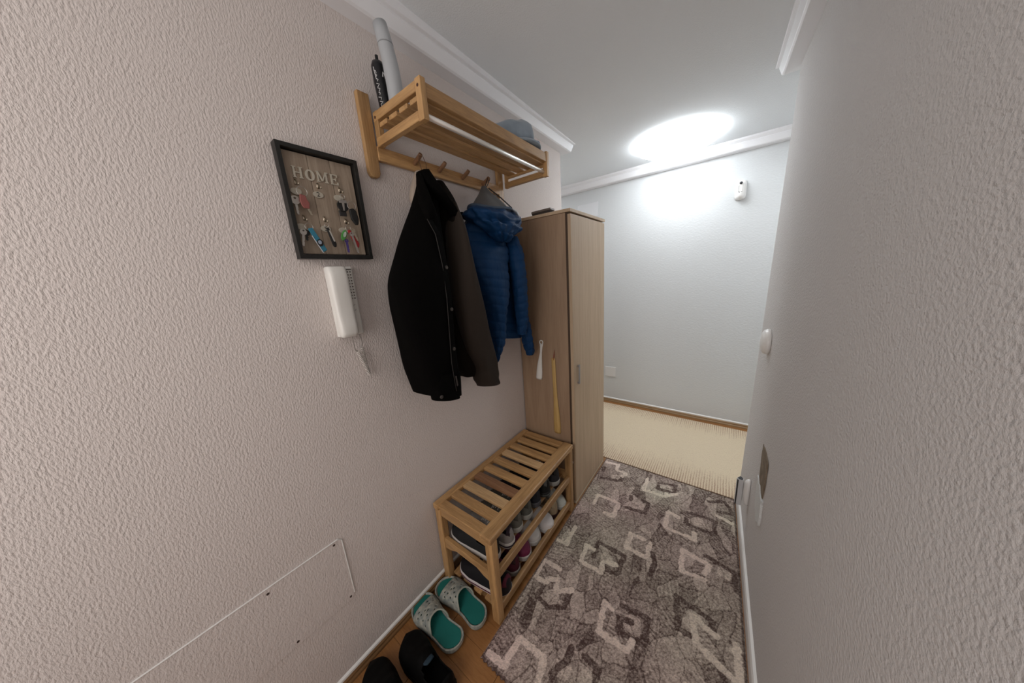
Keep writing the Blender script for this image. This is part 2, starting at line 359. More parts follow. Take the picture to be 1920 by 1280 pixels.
# straw-coloured runner with dark stripes at both edges
m = bpy.data.materials.new('runner_weave'); nt, N, L, B = nodes(m); tc = N.new('ShaderNodeTexCoord'); sx = N.new('ShaderNodeSeparateXYZ'); L.new(tc.outputs['Object'], sx.inputs[0])
def math_(op, a, b=None, c=None):
    n = N.new('ShaderNodeMath'); n.operation = op
    for i, v in enumerate((a, b, c)):
        if v is None: continue
        if isinstance(v, (int, float)): n.inputs[i].default_value = v
        else: L.new(v, n.inputs[i])
    return n.outputs[0]
wn = N.new('ShaderNodeTexNoise'); wn.inputs['Scale'].default_value = 9; L.new(tc.outputs['Object'], wn.inputs['Vector'])
stripe = math_('SINE', math_('MULTIPLY_ADD', sx.outputs['X'], 2*PI/.0155, math_('MULTIPLY', wn.outputs['Fac'], 2.0)))
stripe = math_('MULTIPLY_ADD', stripe, .5, .5)
mp = N.new('ShaderNodeMapping'); mp.inputs['Scale'].default_value = (65, 9, 1); L.new(tc.outputs['Object'], mp.inputs[0])
n1 = N.new('ShaderNodeTexNoise'); n1.inputs['Scale'].default_value = 1; n1.inputs['Detail'].default_value = 3; L.new(mp.outputs[0], n1.inputs['Vector'])
mp2 = N.new('ShaderNodeMapping'); mp2.inputs['Scale'].default_value = (400, 60, 1); L.new(tc.outputs['Object'], mp2.inputs[0])
n2 = N.new('ShaderNodeTexNoise'); n2.inputs['Scale'].default_value = 1; n2.inputs['Detail'].default_value = 2; L.new(mp2.outputs[0], n2.inputs['Vector'])
near = math_('SUBTRACT', sx.outputs['Y'], 2.012); far = math_('SUBTRACT', 2.985, sx.outputs['Y'])
dn = math_('MINIMUM', near, math_('MULTIPLY', far, 1.25))
dn = math_('ADD', dn, math_('MULTIPLY', math_('SUBTRACT', n1.outputs['Fac'], .5), .30))
mask = N.new('ShaderNodeMapRange'); mask.inputs['From Min'].default_value = .03; mask.inputs['From Max'].default_value = .26
mask.inputs['To Min'].default_value = 1; mask.inputs['To Max'].default_value = 0; L.new(dn, mask.inputs['Value'])
fac = math_('MULTIPLY', math_('MULTIPLY', mask.outputs[0], .75), stripe)
fac = math_('ADD', fac, math_('MULTIPLY', math_('SUBTRACT', n2.outputs['Fac'], .52), 1.5))
rp = N.new('ShaderNodeValToRGB'); rp.color_ramp.elements[0].color = (.72, .60, .43, 1); rp.color_ramp.elements[1].color = (.36, .22, .15, 1); rp.color_ramp.elements[1].position = .9
L.new(fac, rp.inputs[0]); L.new(rp.outputs[0], B.inputs['Base Color']); B.inputs['Roughness'].default_value = .85
bp = N.new('ShaderNodeBump'); bp.inputs['Distance'].default_value = .002; L.new(fac, bp.inputs['Height']); bp.invert = True; L.new(bp.outputs[0], B.inputs['Normal'])
rn = obj('striped_runner', bx((-1.35, 2.012, .0005), (2.2, 2.985, .008)), m, bevel=.003)
tag(rn, 'straw-beige runner rug with fine brown stripes along its edges, before the far wall', 'rug')

# ------------------------------------------------------------------ slatted shoe bench
t = thing('shoe_bench', 'slatted oak shoe bench with two shelves against the left wall', 'bench', (.19, 1.025, 0))
pitch = (.765-.048)/9
SL = [wood('oak_slat_%s' % n, a, b, 'x') for n, a, b in (('a', (.28, .15, .057), (.62, .375, .165)), ('b', (.36, .22, .10), (.70, .47, .25)), ('c', (.17, .075, .035), (.33, .18, .09)))]
for k in range(10):
    y = .645+k*pitch
    obj('seat_slat', bx((.044, y, .439), (.312, y+.048, .457)), SL[(0, 0, 1, 2, 0, 0, 1, 0, 0, 0)[k]], t, bevel=.003)
obj('seat_rail', bx((.310, .640, .432), (.374, 1.412, .461)), oak['y'], t, bevel=.006)
obj('seat_rail', bx((.010, .640, .432), (.046, 1.412, .461)), oak['y'], t, bevel=.005)
for x in (.012, .333):
    for y in (.645, 1.368):
        obj('leg', bx((x, y, .0006 if x < .3 else .0006), (x+.040, y+.038, .434)), oak['z'], t, bevel=.006)
for y in (.650, 1.380):
    obj('seat_apron', bx((.05, y, .400), (.335, y+.020, .436)), oak['x'], t, bevel=.002)
    bm = BM(); pl_ = [(.05, .272), (.335, .272), (.335, .215), (.30, .222), (.26, .240), (.13, .240), (.09, .222), (.05, .215)]
    prism(bm, [(x, y, z) for x, z in pl_], (0, .020, 0)); obj('side_rail', bm, oak['x'], t, bevel=.002)
obj('shelf_rail', bx((.345, .683, .222), (.368, 1.368, .262)), oak['y'], t, bevel=.005)
obj('shelf_rail', bx((.345, .683, .040), (.368, 1.368, .080)), oak['y'], t, bevel=.005)
for z in (.232, .036):
    for x in (.055, .125, .195, .265):
        obj('shelf_slat', bx((x, .672, z), (x+.045, 1.382, z+.014)), oak['y'], t, bevel=.002)
obj('shelf_crossbar', bx((.05, .690, .014), (.345, .708, .0355)), oak['x'], t); obj('shelf_crossbar', bx((.05, 1.345, .014), (.345, 1.363, .0355)), oak['x'], t)

# ------------------------------------------------------------------ hat rack
RX = .290
t = thing('hat_rack', 'oak wall hat rack with coat pegs and a silver rail on the left wall', 'coat rack', (0, 1.0, 1.95))
for y in (.592, 1.312):
    bm = BM(); pts = [(y, 2.118), (y+.042, 2.118), (y+.042, 1.872), (y+.036, 1.860), (y+.028, 1.856), (y+.014, 1.856), (y+.006, 1.860), (y, 1.872)]
    yzslab(bm, pts, .001, .020); obj('wall_bracket', bm, oak['z'], t, bevel=.003)
obj('peg_rail', bx((.004, .634, 1.916), (.022, 1.312, 1.962)), oak['y'], t, bevel=.003)
for y in (.784, .905, 1.041, 1.180):
    bm = BM(); tube(bm, [(.021, y, 1.940), (.060, y-.002, 1.955), (.070, y-.002, 1.962)], [.0085, .0085, .0075], 14); obj('coat_peg', bm, PEG_SHADED, t, smooth=False, bevel=.002)
for y, s in ((.636, 1), (1.366, -1)):
    e = obj('end_frame', bx((.021, y, 2.034), (RX-.026, y+.020, 2.062)), oak['x'], t, bevel=.002)
    obj('end_rail', bx((.021, y, 1.958), (RX-.026, y+.020, 1.985)), oak['x'], t, bevel=.002)
    if s < 0: obj('end_slat_rest', bx((.046, y+(.012 if s > 0 else 0), 1.999), (RX-.026, y+(.02 if s > 0 else .008), 2.011)), oak['x'], t)
    obj('end_post', bx((RX-.026, y, 1.955), (RX, y+.020, 2.066)), oak['z'], t, bevel=.002)
    obj('end_post', bx((.021, y+.0005, 1.956), (.046, y+.0195, 2.064)), oak['z'], t, bevel=.002)
    for x in (RX-.013, .034):
        bm = BM(); lathe(bm, [(.0045, 0), (.0045, -.0008 if s > 0 else .0008)], (x, y if s > 0 else y+.02, 2.045), 12, 'y')
        obj('screw_plug', bm, mat('plug_dark', (.05, .015, .01), .6), t)
for x in (.048, .107, .166, .225):
    obj('shelf_board', bx((x, .640, 2.012), (x+.045, 1.382, 2.026)), oak['y'], t, bevel=.002)
obj('front_rail', bx((RX-.022, .656, 2.018), (RX-.003, 1.366, 2.058)), oak['y'], t, bevel=.003)
bm = BM(); tube(bm, [(RX-.022, .652, 1.978), (RX-.022, 1.370, 1.978)], .0085, 18); obj('hanging_rod', bm, mat('brushed_alu', (.86, .85, .82), .32, .75), t, smooth=True)

# ------------------------------------------------------------------ things on the rack
t = thing('rolled_poster', 'tall pale grey rolled paper tube standing on the hat rack', 'paper roll', (.10, .683, 2.026))
rings = BM(); pts = [(.100+.012*math.sin(i*.35), .683-.022*(i/9)**1.2, 2.027+.262*i/9) for i in range(10)]
tube(rings, pts, [.0255, .0255, .025, .025, .025, .0245, .0235, .023, .0225, .0215], 26)
obj('roll', rings, mat('grey_paper', (.42, .44, .46), .5), t, smooth=True)
bm = BM(); tube(bm, [pts[7], (pts[7][0], pts[7][1], pts[7][2]+.003)], .0236, 26); obj('paper_edge', bm, mat('grey_paper_dark', (.25, .26, .27), .6), t)
t = thing('umbrella', 'black printed folding umbrella sleeve standing behind the grey paper roll', 'umbrella', (.052, .672, 2.026))
bm = BM(); tube(bm, [(.052, .676, 2.027), (.052, .672, 2.09), (.052, .666, 2.15), (.052, .664, 2.195), (.052, .664, 2.207), (.052, .664, 2.212)], [.020, .0215, .022, .0215, .017, .008], 20)
obj('sleeve', bm, mat('black_print', (.006, .006, .008), .35), t, smooth=True)
bm = BM(); tube(bm, [(.052, .664, 2.212), (.052, .664, 2.228)], .005, 10); obj('cap', bm, BLACK, t)
bm = BM(); rr = random.Random(3)
def onsleeve(a, z, R=.0226): return (.052+R*math.cos(a), .671-(z-2.09)*.06+R*math.sin(a), z)
for k in range(10):
    z = 2.055+k*.0125; a = -1.25
    tube(bm, [onsleeve(a+rr.uniform(-.1, .25), z+rr.uniform(-.002, .002)), onsleeve(a+rr.uniform(.1, .4), z+.006), onsleeve(a+rr.uniform(-.2, .1), z+.009)], .0011, 6)
tube(bm, [onsleeve(-.2, 2.158), onsleeve(-.05, 2.172), onsleeve(.15, 2.168), onsleeve(.2, 2.156)], .0016, 6); tube(bm, [onsleeve(-1.2, 2.15), onsleeve(-1.35, 2.185)], .0013, 6)
obj('white_print', bm, mat('print_white', (.7, .7, .7), .6), t)
# bucket hat
t = thing('bucket_hat', 'grey-blue cloth hat lying at the far end of the hat rack', 'hat', (.18, 1.25, 2.03))
DEN = mat('denim_grey', (.21, .26, .31), .9, sheen=.3, bump=(420, .0006), vary=((.27, .33, .39), 18))
bm = BM(); rings = []
for r, z in [(.100, 2.075), (.101, 2.095), (.098, 2.120), (.093, 2.138), (.080, 2.150), (.055, 2.156), (.020, 2.158)]:
    rings.append([(.185+r*1.0*math.cos(a)*(1+.03*math.sin(3*a)), 1.225+r*1.12*math.sin(a)*(1+.03*math.cos(4*a)), z+.006*math.sin(2*a+.5)+(.01 if r < .06 else 0)*math.cos(a)+.004*math.sin(5*a)) for a in [2*PI*i/36 for i in range(36)]])
ringmesh(bm, rings); obj('crown', bm, DEN, t, smooth=True)
bm = BM(); rings = []
for r, z in [(.098, 2.072), (.12, 2.074), (.145, 2.070), (.152, 2.062), (.150, 2.058), (.12, 2.064), (.098, 2.064)]:
    rings.append([(.180+r*.80*math.cos(a), 1.245+r*1.02*math.sin(a), z+.010*math.sin(2*a+1)*(r-.09)/.06+.012*max(0, math.sin(a))) for a in [2*PI*i/40 for i in range(40)]])
ringmesh(bm, rings+[rings[0]], cap=False); obj('brim', bm, DEN, t, smooth=True)
bm = BM(); tube(bm, [(.245, 1.318, 2.085), (.25, 1.345, 2.098), (.23, 1.37, 2.09)], [.012, .016, .010], 12); obj('folded_tab', bm, mat('denim_blue', (.10, .17, .30), .9), t, smooth=True)

# ------------------------------------------------------------------ wardrobe
t = thing('wardrobe', 'tall narrow light oak laminate wardrobe standing beyond the bench', 'wardrobe', (.19, 1.70, 0))
obj('side_panel', bx((.006, 1.446, .001), (.340, 1.462, 1.786)), LAM, t, bevel=.001)
obj('side_panel', bx((.006, 1.944, .001), (.340, 1.960, 1.786)), LAM, t, bevel=.001)
obj('gap_shade', bx((.3405, 1.450, .004), (.3515, 1.466, 1.784)), mat('gap_shade_brown', (.06, .035, .02), .7), t)  # dark strip standing in for the shade in the gap behind the door
obj('back_panel', bx((.006, 1.463, .001), (.012, 1.943, 1.785)), LAM, t)
obj('top_panel', bx((.004, 1.440, 1.787), (.372, 1.963, 1.803)), LAM_D, t, bevel=.001)
obj('plinth', bx((.10, 1.463, .001), (.350, 1.943, .05)), LAM, t)
dr = obj('door', bx((.352, 1.449, .022), (.370, 1.957, 1.778)), LAM_D, t, bevel=.0012)
obj('base_strip', bx((.352, 1.449, .001), (.368, 1.957, .019)), mat('cream_edge', (.72, .63, .48), .5), t)
bm = bx((.377, 1.497, .822), (.384, 1.509, .944)); box(bm, (.3702, 1.498, .826), (.378, 1.508, .836)); box(bm, (.3702, 1.498, .930), (.378, 1.508, .940))
obj('door_handle', bm, mat('handle_grey', (.35, .35, .36), .35, .8), dr, bevel=.0015)
bm = BM(); lathe(bm, [(.007, -.014), (.009, -.006), (.008, .004), (.003, .010)], (.346, 1.444, .305), 14, 'y'); obj('door_bumper', bm, WHITE2, t, smooth=True)

# shoehorns on the wardrobe's side
def xzplate(bm, pts, y0, y1): return prism(bm, [(x, y0, z) for x, z in pts], (0, y1-y0, 0))
t = thing('shoehorn', 'white plastic shoehorn hanging on the side of the wardrobe', 'shoehorn', (.148, 1.44, .95))
def horn(rows, y):
    """rows: (x, z, half width, cup depth)"""
    rings = []
    for x, z, w, d in rows:
        up = [(x+w*s, y-.0015-d*(1-(s)**2), z) for s in (-1, -.6, -.2, .2, .6, 1)]
        dn = [(px, py-.0025, pz) for px, py, pz in up[::-1]]
        rings.append(up+dn)
    return ringmesh(BM(), rings)
obj('blade', horn([(.162, 1.068, .012, 0), (.160, 1.045, .008, 0), (.156, 1.01, .007, .001), (.150, .975, .011, .002), (.143, .93, .017, .004), (.138, .88, .021, .005), (.134, .845, .022, .005), (.133, .832, .019, .004)], 1.4445), WHITE, t, smooth=True)
bm = BM(); 
for i in range(1): pass
tube(bm, [(.162+.011*math.cos(a), 1.4415, 1.076+.013*math.sin(a)) for a in [2*PI*i/20 for i in range(21)]], .0035, 8, cap=False); obj('hanging_eye', bm, WHITE, t, smooth=True)
t = thing('shoehorn', 'long wooden shoehorn with a red cord hanging on the side of the wardrobe', 'shoehorn', (.248, 1.44, .75))
obj('blade', horn([(.241, .985, .010, 0), (.241, .975, .0125, 0), (.2425, .90, .0125, 0), (.245, .80, .0125, .001), (.247, .72, .014, .002), (.250, .62, .021, .005), (.252, .55, .024, .006), (.252, .50, .024, .006), (.252, .486, .020, .005)], 1.4445), wood('bamboo', (.42, .26, .08), (.62, .42, .17), 'z'), t, smooth=True)
bm = BM(); tube(bm, [(.243, 1.4395, .972), (.246, 1.440, 1.0), (.252, 1.4418, 1.038), (.248, 1.4418, 1.0), (.243, 1.4395, .975)], .0014, 6); obj('cord', bm, mat('red_cord', (.25, .03, .02), .8), t)
# clothes brush on top
t = thing('clothes_brush', 'small dark-bristled clothes brush lying on top of the wardrobe', 'brush', (.19, 1.50, 1.803))
BR = mat('bristle_dark', (.05, .04, .035), .9, bump=(500, .003, (1, 1, .1)))
bm = BM(); prism(bm, [(.125, 1.475, 1.8035), (.235, 1.475, 1.8035), (.240, 1.475, 1.822), (.118, 1.475, 1.820)], (0, .045, 0)); obj('bristles', bm, BR, t)
bm = BM(); prism(bm, [(.116, 1.472, 1.8205), (.242, 1.472, 1.8225), (.240, 1.472, 1.834), (.118, 1.472, 1.832)], (0, .05, 0)); obj('handle', bm, mat('brush_wood', (.16, .13, .11), .5), t, bevel=.003)

# ------------------------------------------------------------------ key board
t = thing('key_board', 'black-framed wooden key board reading HOME hung on the left wall', 'key holder', (0, .435, 1.575))
PL = [wood('plank_grey_%d' % i, (.25, .19, .14), (.44, .355, .27), 'z', rough=.7, scale=14, seed=i*2.3) for i in range(3)]
KY = (.338, .404, .466, .532)
for i in range(3): obj('plank', bx((.004, KY[i]+.0006, 1.592), (.012, KY[i+1]-.0006, 1.876)), PL[i], t, bevel=.0006)
FR = mat('frame_black', (.008, .008, .007), .45, bump=(120, .0006))
def frame(name, par, outer, inner, m):
    bm = BM(); n = 4; A, B_, C_, D_ = [], [], [], []
    (y0, z0, y1, z1), (u0, w0, u1, w1) = outer, inner
    o = [(y0, z0), (y1, z0), (y1, z1), (y0, z1)]; q = [(u0, w0), (u1, w0), (u1, w1), (u0, w1)]
    V = [[bm.verts.new((x, y, z)) for y, z in s] for x, s in ((.0015, o), (.031, o), (.031, q), (.0015, q))]
    for a, b in zip(V, V[1:]+V[:1]):
        for i in range(4): bm.faces.new((a[i], a[(i+1) % 4], b[(i+1) % 4], b[i]))
    return obj(name, bm, m, par, bevel=.0008)
frame('frame', t, (.325, 1.576, .546, 1.890), (.3365, 1.5885, .5345, 1.8785), FR)
CRM = mat('letter_cream', (.50, .46, .38), .6)
def glyph(name, strokes, x0=.0125, x1=.0165):
    bm = BM()
    for si, (y0, z0, y1, z1, w) in enumerate(strokes):
        d = Vector((0, y1-y0, z1-z0)).normalized(); nrm = Vector((0, -d.z, d.y))*w/2
        a, b = Vector((x0, y0, z0)), Vector((x0, y1, z1))
        prism(bm, [a-nrm, b-nrm, b+nrm, a+nrm], (x1-x0+si*.00012, 0, 0))
    return obj(name, bm, CRM, t)
zt, zb = 1.836, 1.806
glyph('letter', [(.362, zb, .362, zt, .005), (.379, zb, .379, zt, .005), (.362, 1.821, .379, 1.821, .0028), (.357, zt-.001, .367, zt-.001, .0024), (.357, zb+.001, .367, zb+.001, .0024), (.374, zt-.001, .384, zt-.001, .0024), (.374, zb+.001, .384, zb+.001, .0024)])
bm = BM(); rings = []
for i in range(28):
    a = 2*PI*i/28; cy, czz = .4025, 1.820
    w = .0026+.0014*abs(math.cos(a))
    o = [(cy+(.0125)*math.cos(a), czz+.0155*math.sin(a)), (cy+(.0125-2*w*.8)*math.cos(a), czz+(.0155-.0045)*math.sin(a))]
    rings.append([(.0125, *o[0]), (.0165, *o[0]), (.0165, *o[1]), (.0125, *o[1])])
ringmesh(bm, rings+[rings[0]], cap=False); obj('letter', bm, CRM, t)
glyph('letter', [(.424, zb, .424, zt, .003), (.447, zb, .447, zt, .0048), (.424, zt, .4355, zb+.004, .0042), (.4355, zb+.004, .447, zt, .0026), (.420, zb+.001, .429, zb+.001, .0024), (.442, zb+.001, .452, zb+.001, .0024), (.420, zt-.001, .426, zt-.001, .0024), (.445, zt-.001, .452, zt-.001, .0024)])
glyph('letter', [(.463, zb, .463, zt, .005), (.459, zt-.0012, .479, zt-.0012, .0026), (.459, zb+.0012, .480, zb+.0012, .0026), (.463, 1.821, .474, 1.821, .0026), (.479, zt, .479, zt-.007, .0022), (.480, zb, .480, zb+.008, .0022), (.474, 1.825, .474, 1.817, .0022)])
HK = [(.361, 1.796), (.419, 1.796), (.482, 1.795), (.363, 1.698), (.419, 1.700), (.482, 1.700)]
TG = [(.357, 1.768), (.415, 1.768), (.474, 1.768), (.350, 1.669), (.417, 1.669), (.470, 1.668)]
for i, ((y, z), (a, b)) in enumerate(zip(HK, TG)):
    bm = BM(); prism(bm, [(.0122, y-.003, z+.006), (.0122, y+.003, z+.006), (.0122, y+.003, z-.010), (.0122, y-.003, z-.010)], (.0012, 0, 0))
    tube(bm, [(.013, y, z+.004), (.020, y, z-.002), (.027, y, z-.010), (.032, y, z-.014), (.034, y, z-.008)], .0019, 8)
    tube(bm, [(.015, y, z-.001), (.016, y, z-.001)], .0018, 8)
    obj('key_hook', bm, BRASS, t, smooth=True)
    bm = BM(); prism(bm, [(.0122, a+.0145*math.cos(q), b+.0095*math.sin(q)) for q in [2*PI*k/28 for k in range(28)]], (.003, 0, 0))
    tg = obj('number_tag', bm, CRM, t, bevel=.0006)
    if i in (1, 4):
        fc = bpy.data.curves.new('number', 'FONT'); fc.body = '25'[i > 1]; fc.size = .019; fc.extrude = .0002; fc.align_x = 'CENTER'; fc.align_y = 'CENTER'
        fo = bpy.data.objects.new('tmp', fc); COL.objects.link(fo); bpy.context.view_layer.update()
        me = bpy.data.meshes.new_from_object(fo); COL.objects.unlink(fo); bpy.data.objects.remove(fo)
        me.transform(Matrix(((0, 0, 1, .0156), (1, 0, 0, a), (0, 1, 0, b), (0, 0, 0, 1))))
        me.transform(Matrix.Translation(-wloc(tg))); me.materials.clear(); me.materials.append(mat('ink', (.04, .035, .03), .7))
        no = bpy.data.objects.new('number', me); COL.objects.link(no); no.parent = tg
# keys
def ring_part(par, y, z, R=.010, x=.028): bm = BM(); torus(bm, (x, y, z), R, .0009); return obj('key_ring', bm, STEEL, par, smooth=True)
def key_part(par, y, z, ang, x=.026, L=.042, m=None, head=.010):
    """flat key hanging from (y, z): round bow with hole, blade with teeth; ang from straight down"""
    bm = BM(); d = Vector((0, math.sin(ang), -math.cos(ang))); s = Vector((0, math.cos(ang), math.sin(ang))); o = Vector((x, y, z))
    n = 16; ci = [o+d*(head+head*math.cos(2*PI*k/n))+s*(head*math.sin(2*PI*k/n)) for k in range(n)]
    hi = [o+d*(head*.55+head*.28*math.cos(2*PI*k/n))+s*(head*.28*math.sin(2*PI*k/n)) for k in range(n)]
    V = [[bm.verts.new(p+Vector((dx, 0, 0))) for p in c] for dx, c in ((0, ci), (.0022, ci), (.0022, hi), (0, hi))]
    for a, b in zip(V, V[1:]+V[:1]):
        for k in range(n): bm.faces.new((a[k], a[(k+1) % n], b[(k+1) % n], b[k]))
    pts = [(head*1.9, -.003), (L-.003, -.003), (L, 0), (L-.002, .003), (L-.006, .0022), (L-.010, .0038), (L-.014, .002), (L-.018, .0036), (head*1.9, .003)]
    prism(bm, [o+d*a+s*b for a, b in pts], (.0022, 0, 0)); return obj('key', bm, m or STEEL, par)
def fob(par, name, pts, m, x=.030, th=.005, bev=.0015): bm = BM(); yzslab(bm, pts, x, x+th); return obj(name, bm, m, par, bevel=bev)
def keyset(label, y, z): return thing('key_bunch', label, 'keys', (.03, y, z), group=None)
k = keyset('keys with a dusty-red leather fob on the upper left hook of the key board', .362, 1.78)
ring_part(k, .367, 1.766, .0135); key_part(k, .345, 1.752, .02, L=.052, head=.012); key_part(k, .366, 1.750, .35, L=.050, x=.020, m=BRASS, head=.008)
fob(k, 'leather_fob', [(.358, 1.757), (.372, 1.755), (.374, 1.744), (.379, 1.735), (.376, 1.719), (.362, 1.719), (.357, 1.728), (.3555, 1.742)], mat('fob_red', (.27, .085, .075), .6), .030)
k = keyset('keys with black fobs, one bearing a grey T shape, on the upper right hook', .482, 1.78)
ring_part(k, .500, 1.744, .013, x=.036); ring_part(k, .480, 1.770, .007)
BF = mat('fob_black', (.008, .008, .008), .4)
fob(k, 'round_fob', [(.474+.017*math.cos(a), 1.741+.018*math.sin(a)) for a in [2*PI*i/20 for i in range(20)]], BF, .030)
fob(k, 'round_fob_mark', [(.462, 1.756), (.486, 1.758), (.486, 1.749), (.478, 1.749), (.476, 1.726), (.472, 1.726), (.471, 1.748), (.463, 1.748)], mat('fob_grey', (.25, .23, .21), .6), .0355, .002, .0004)
fob(k, 'square_fob', [(.460, 1.727), (.482, 1.727), (.483, 1.710), (.461, 1.710)], mat('fob_charcoal', (.022, .02, .02), .5), .026)
fob(k, 'car_fob', [(.486, 1.730), (.499, 1.735), (.508, 1.728), (.512, 1.703), (.508, 1.684), (.498, 1.684), (.488, 1.700)], BF, .038, .009, .003)
k = keyset('keys with a turquoise strap on the lower left hook of the key board', .363, 1.68)
ring_part(k, .366, 1.668, .0105); key_part(k, .347, 1.660, -.18, L=.050, head=.009, x=.034); key_part(k, .358, 1.660, -.1, L=.032, head=.009, m=BF, x=.024)
fob(k, 'strap', [(.360, 1.662), (.373, 1.666), (.402, 1.602), (.388, 1.594)], mat('strap_teal', (.03, .20, .30), .6), .030, .003)
fob(k, 'strap_edge', [(.3655, 1.642), (.3675, 1.643), (.3895, 1.594), (.3875, 1.593)], mat('strap_white', (.6, .62, .66), .5), .0335, .001, .0002)
fob(k, 'strap_badge', [(.385+.0085*math.cos(a), 1.623+.0105*math.sin(a)) for a in [2*PI*i/20 for i in range(20)]], BF, .0335, .0015, .0003)
fob(k, 'badge_centre', [(.384+.005*math.cos(a), 1.624+.006*math.sin(a)) for a in [2*PI*i/20 for i in range(20)]], mat('badge_grey', (.30, .36, .45), .4), .0352, .001, .0002)
k = keyset('black fob with a pale stripe on the lower middle hook of the key board', .419, 1.68)
ring_part(k, .416, 1.676, .006)
fob(k, 'long_fob', [(.410, 1.668), (.418, 1.669), (.432, 1.622), (.430, 1.612), (.424, 1.611), (.420, 1.618)], BF, .030, .006, .002)
fob(k, 'stripe', [(.4155, 1.661), (.4195, 1.661), (.4285, 1.629), (.4245, 1.628)], mat('stripe_grey', (.45, .43, .40), .5), .0362, .0008, .0002)
k = keyset('keys with green and red plastic fobs on the lower right hook', .482, 1.68)
ring_part(k, .480, 1.674, .008)
fob(k, 'green_fob', [(.460+.0085*math.cos(a)-.006*math.sin(a)*-1, 1.650+.0165*math.sin(a)) for a in [2*PI*i/20 for i in range(20)]], mat('fob_green', (.07, .28, .06), .3), .030)
fob(k, 'clear_window', [(.462+.0045*math.cos(a)+.003*math.sin(a), 1.652+.009*math.sin(a)) for a in [2*PI*i/16 for i in range(16)]], mat('window_pale', (.45, .52, .45), .3), .0352, .001, .0002)
fob(k, 'red_fob', [(.472, 1.665), (.480, 1.668), (.503, 1.625), (.499, 1.612), (.491, 1.612)], mat('fob_red2', (.35, .015, .02), .4), .034)
key_part(k, .468, 1.640, .02, L=.044, head=.006, m=mat('key_violet', (.10, .07, .30), .4, .5), x=.024); key_part(k, .480, 1.660, .18, L=.068, head=.007, x=.040); key_part(k, .488, 1.672, .3, L=.040, head=.007, x=.036, m=BRASS)

# ------------------------------------------------------------------ entry phone
t = thing('intercom_handset', 'white wall intercom handset with a coiled cord on the left wall', 'intercom', (0, .42, 1.32))
obj('wall_base', bx((.001, .389, 1.320), (.024, .470, 1.552)), WHITE, t, bevel=.005)
bm = BM()
for i in range(10):
    for j in range(3): box(bm, (.0238, .4415+j*.0085, 1.532-i*.0098), (.0246, .4455+j*.0085, 1.536-i*.0098))
box(bm, (.0238, .440, 1.5405), (.0246, .465, 1.5435)); obj('speaker_grille', bm, mat('grille_dark', (.10, .08, .07), .8), t)
bm = BM()
for zc in (1.428, 1.410): tube(bm, [(.0243, .452+.0055*math.cos(a), zc+.006*math.sin(a)) for a in [-2.6+2.2*k/8 for k in range(9)]], .0006, 6)
obj('button_marks', bm, mat('mark_grey', (.2, .19, .18), .7), t)
rings = []
for z, y0, y1, d0, d1 in [(1.551, .384, .432, .026, .052), (1.548, .380, .436, .024, .060), (1.520, .380, .438, .024, .066), (1.48, .381, .439, .024, .063), (1.44, .383, .440, .030, .059), (1.40, .384, .440, .030, .058), (1.365, .384, .440, .024, .061), (1.335, .384, .439, .024, .064), (1.324, .386, .436, .025, .058), (1.321, .390, .432, .028, .052)]:
    ring = []; cy, cx, a, b = (y0+y1)/2, (d0+d1)/2, (y1-y0)/2, (d1-d0)/2
    for k in range(28):
        th = 2*PI*k/28; c_, s_ = math.cos(th), math.sin(th)
        ring.append((cx+b*math.copysign(abs(c_)**.55, c_), cy+a*math.copysign(abs(s_)**.45, s_), z))
    rings.append(ring)
obj('handset', ringmesh(BM(), rings), WHITE, t, smooth=True)
def coil(p, q, R, turns, r):
    p, q = Vector(p), Vector(q); d = (q-p).normalized(); a = d.cross(Vector((1, 0, 0))).normalized(); b = d.cross(a)
    return tube(BM(), [p+(q-p)*(i/(turns*10))+a*(R*math.cos(i*2*PI/10))+b*(R*math.sin(i*2*PI/10)) for i in range(turns*10+1)], r, 5)
CORD = mat('cord_cream', (.62, .58, .54), .5)
obj('cord', coil((.020, .4365, 1.262), (.018, .462, 1.166), .0048, 17, .0017), CORD, t, smooth=True)
obj('cord', coil((.014, .4635, 1.166), (.012, .456, 1.268), .0048, 18, .0017), CORD, t, smooth=True)
bm = BM(); tube(bm, [(.036, .422, 1.324), (.032, .424, 1.29), (.022, .430, 1.268), (.020, .4365, 1.262)], .0013, 6); tube(bm, [(.014, .455, 1.322), (.012, .462, 1.29), (.012, .456, 1.266)], .0013, 6)
obj('cord_lead', bm, mat('lead_grey', (.25, .23, .21), .6), t)

# ------------------------------------------------------------------ fixtures on the far and right walls
t = thing('motion_detector', 'small white motion detector on the upper right of the far wall', 'sensor', (1.07, 3.06, 2.015))
rings = []
for z, w, d in [(2.086, .022, .018), (2.083, .031, .036), (2.06, .036, .050), (2.0, .037, .058), (1.975, .037, .060), (1.958, .033, .052), (1.950, .024, .036), (1.947, .012, .02)]:
    rings.append([(1.070+w*math.cos(a), 3.059-max(0, d*math.sin(a)) if math.sin(a) > 0 else 3.059, z) for a in [2*PI*i/28 for i in range(28)]])
obj('housing', ringmesh(BM(), rings), WHITE2, t, smooth=True)
bm = BM(); lathe(bm, [(.010, 0), (.010, -.004), (.007, -.007), (.0, -.008)], (1.068, 3.004, 2.062), 20, 'y'); obj('lens', bm, mat('lens_dark', (.02, .02, .025), .2), t, smooth=True)
bm = BM(); prism(bm, [(1.059, 3.003, 2.048), (1.079, 3.003, 2.048), (1.079, 2.999, 2.000), (1.059, 2.999, 2.000)], (0, .004, 0)); obj('slider', bm, WHITE, t, bevel=.0015)
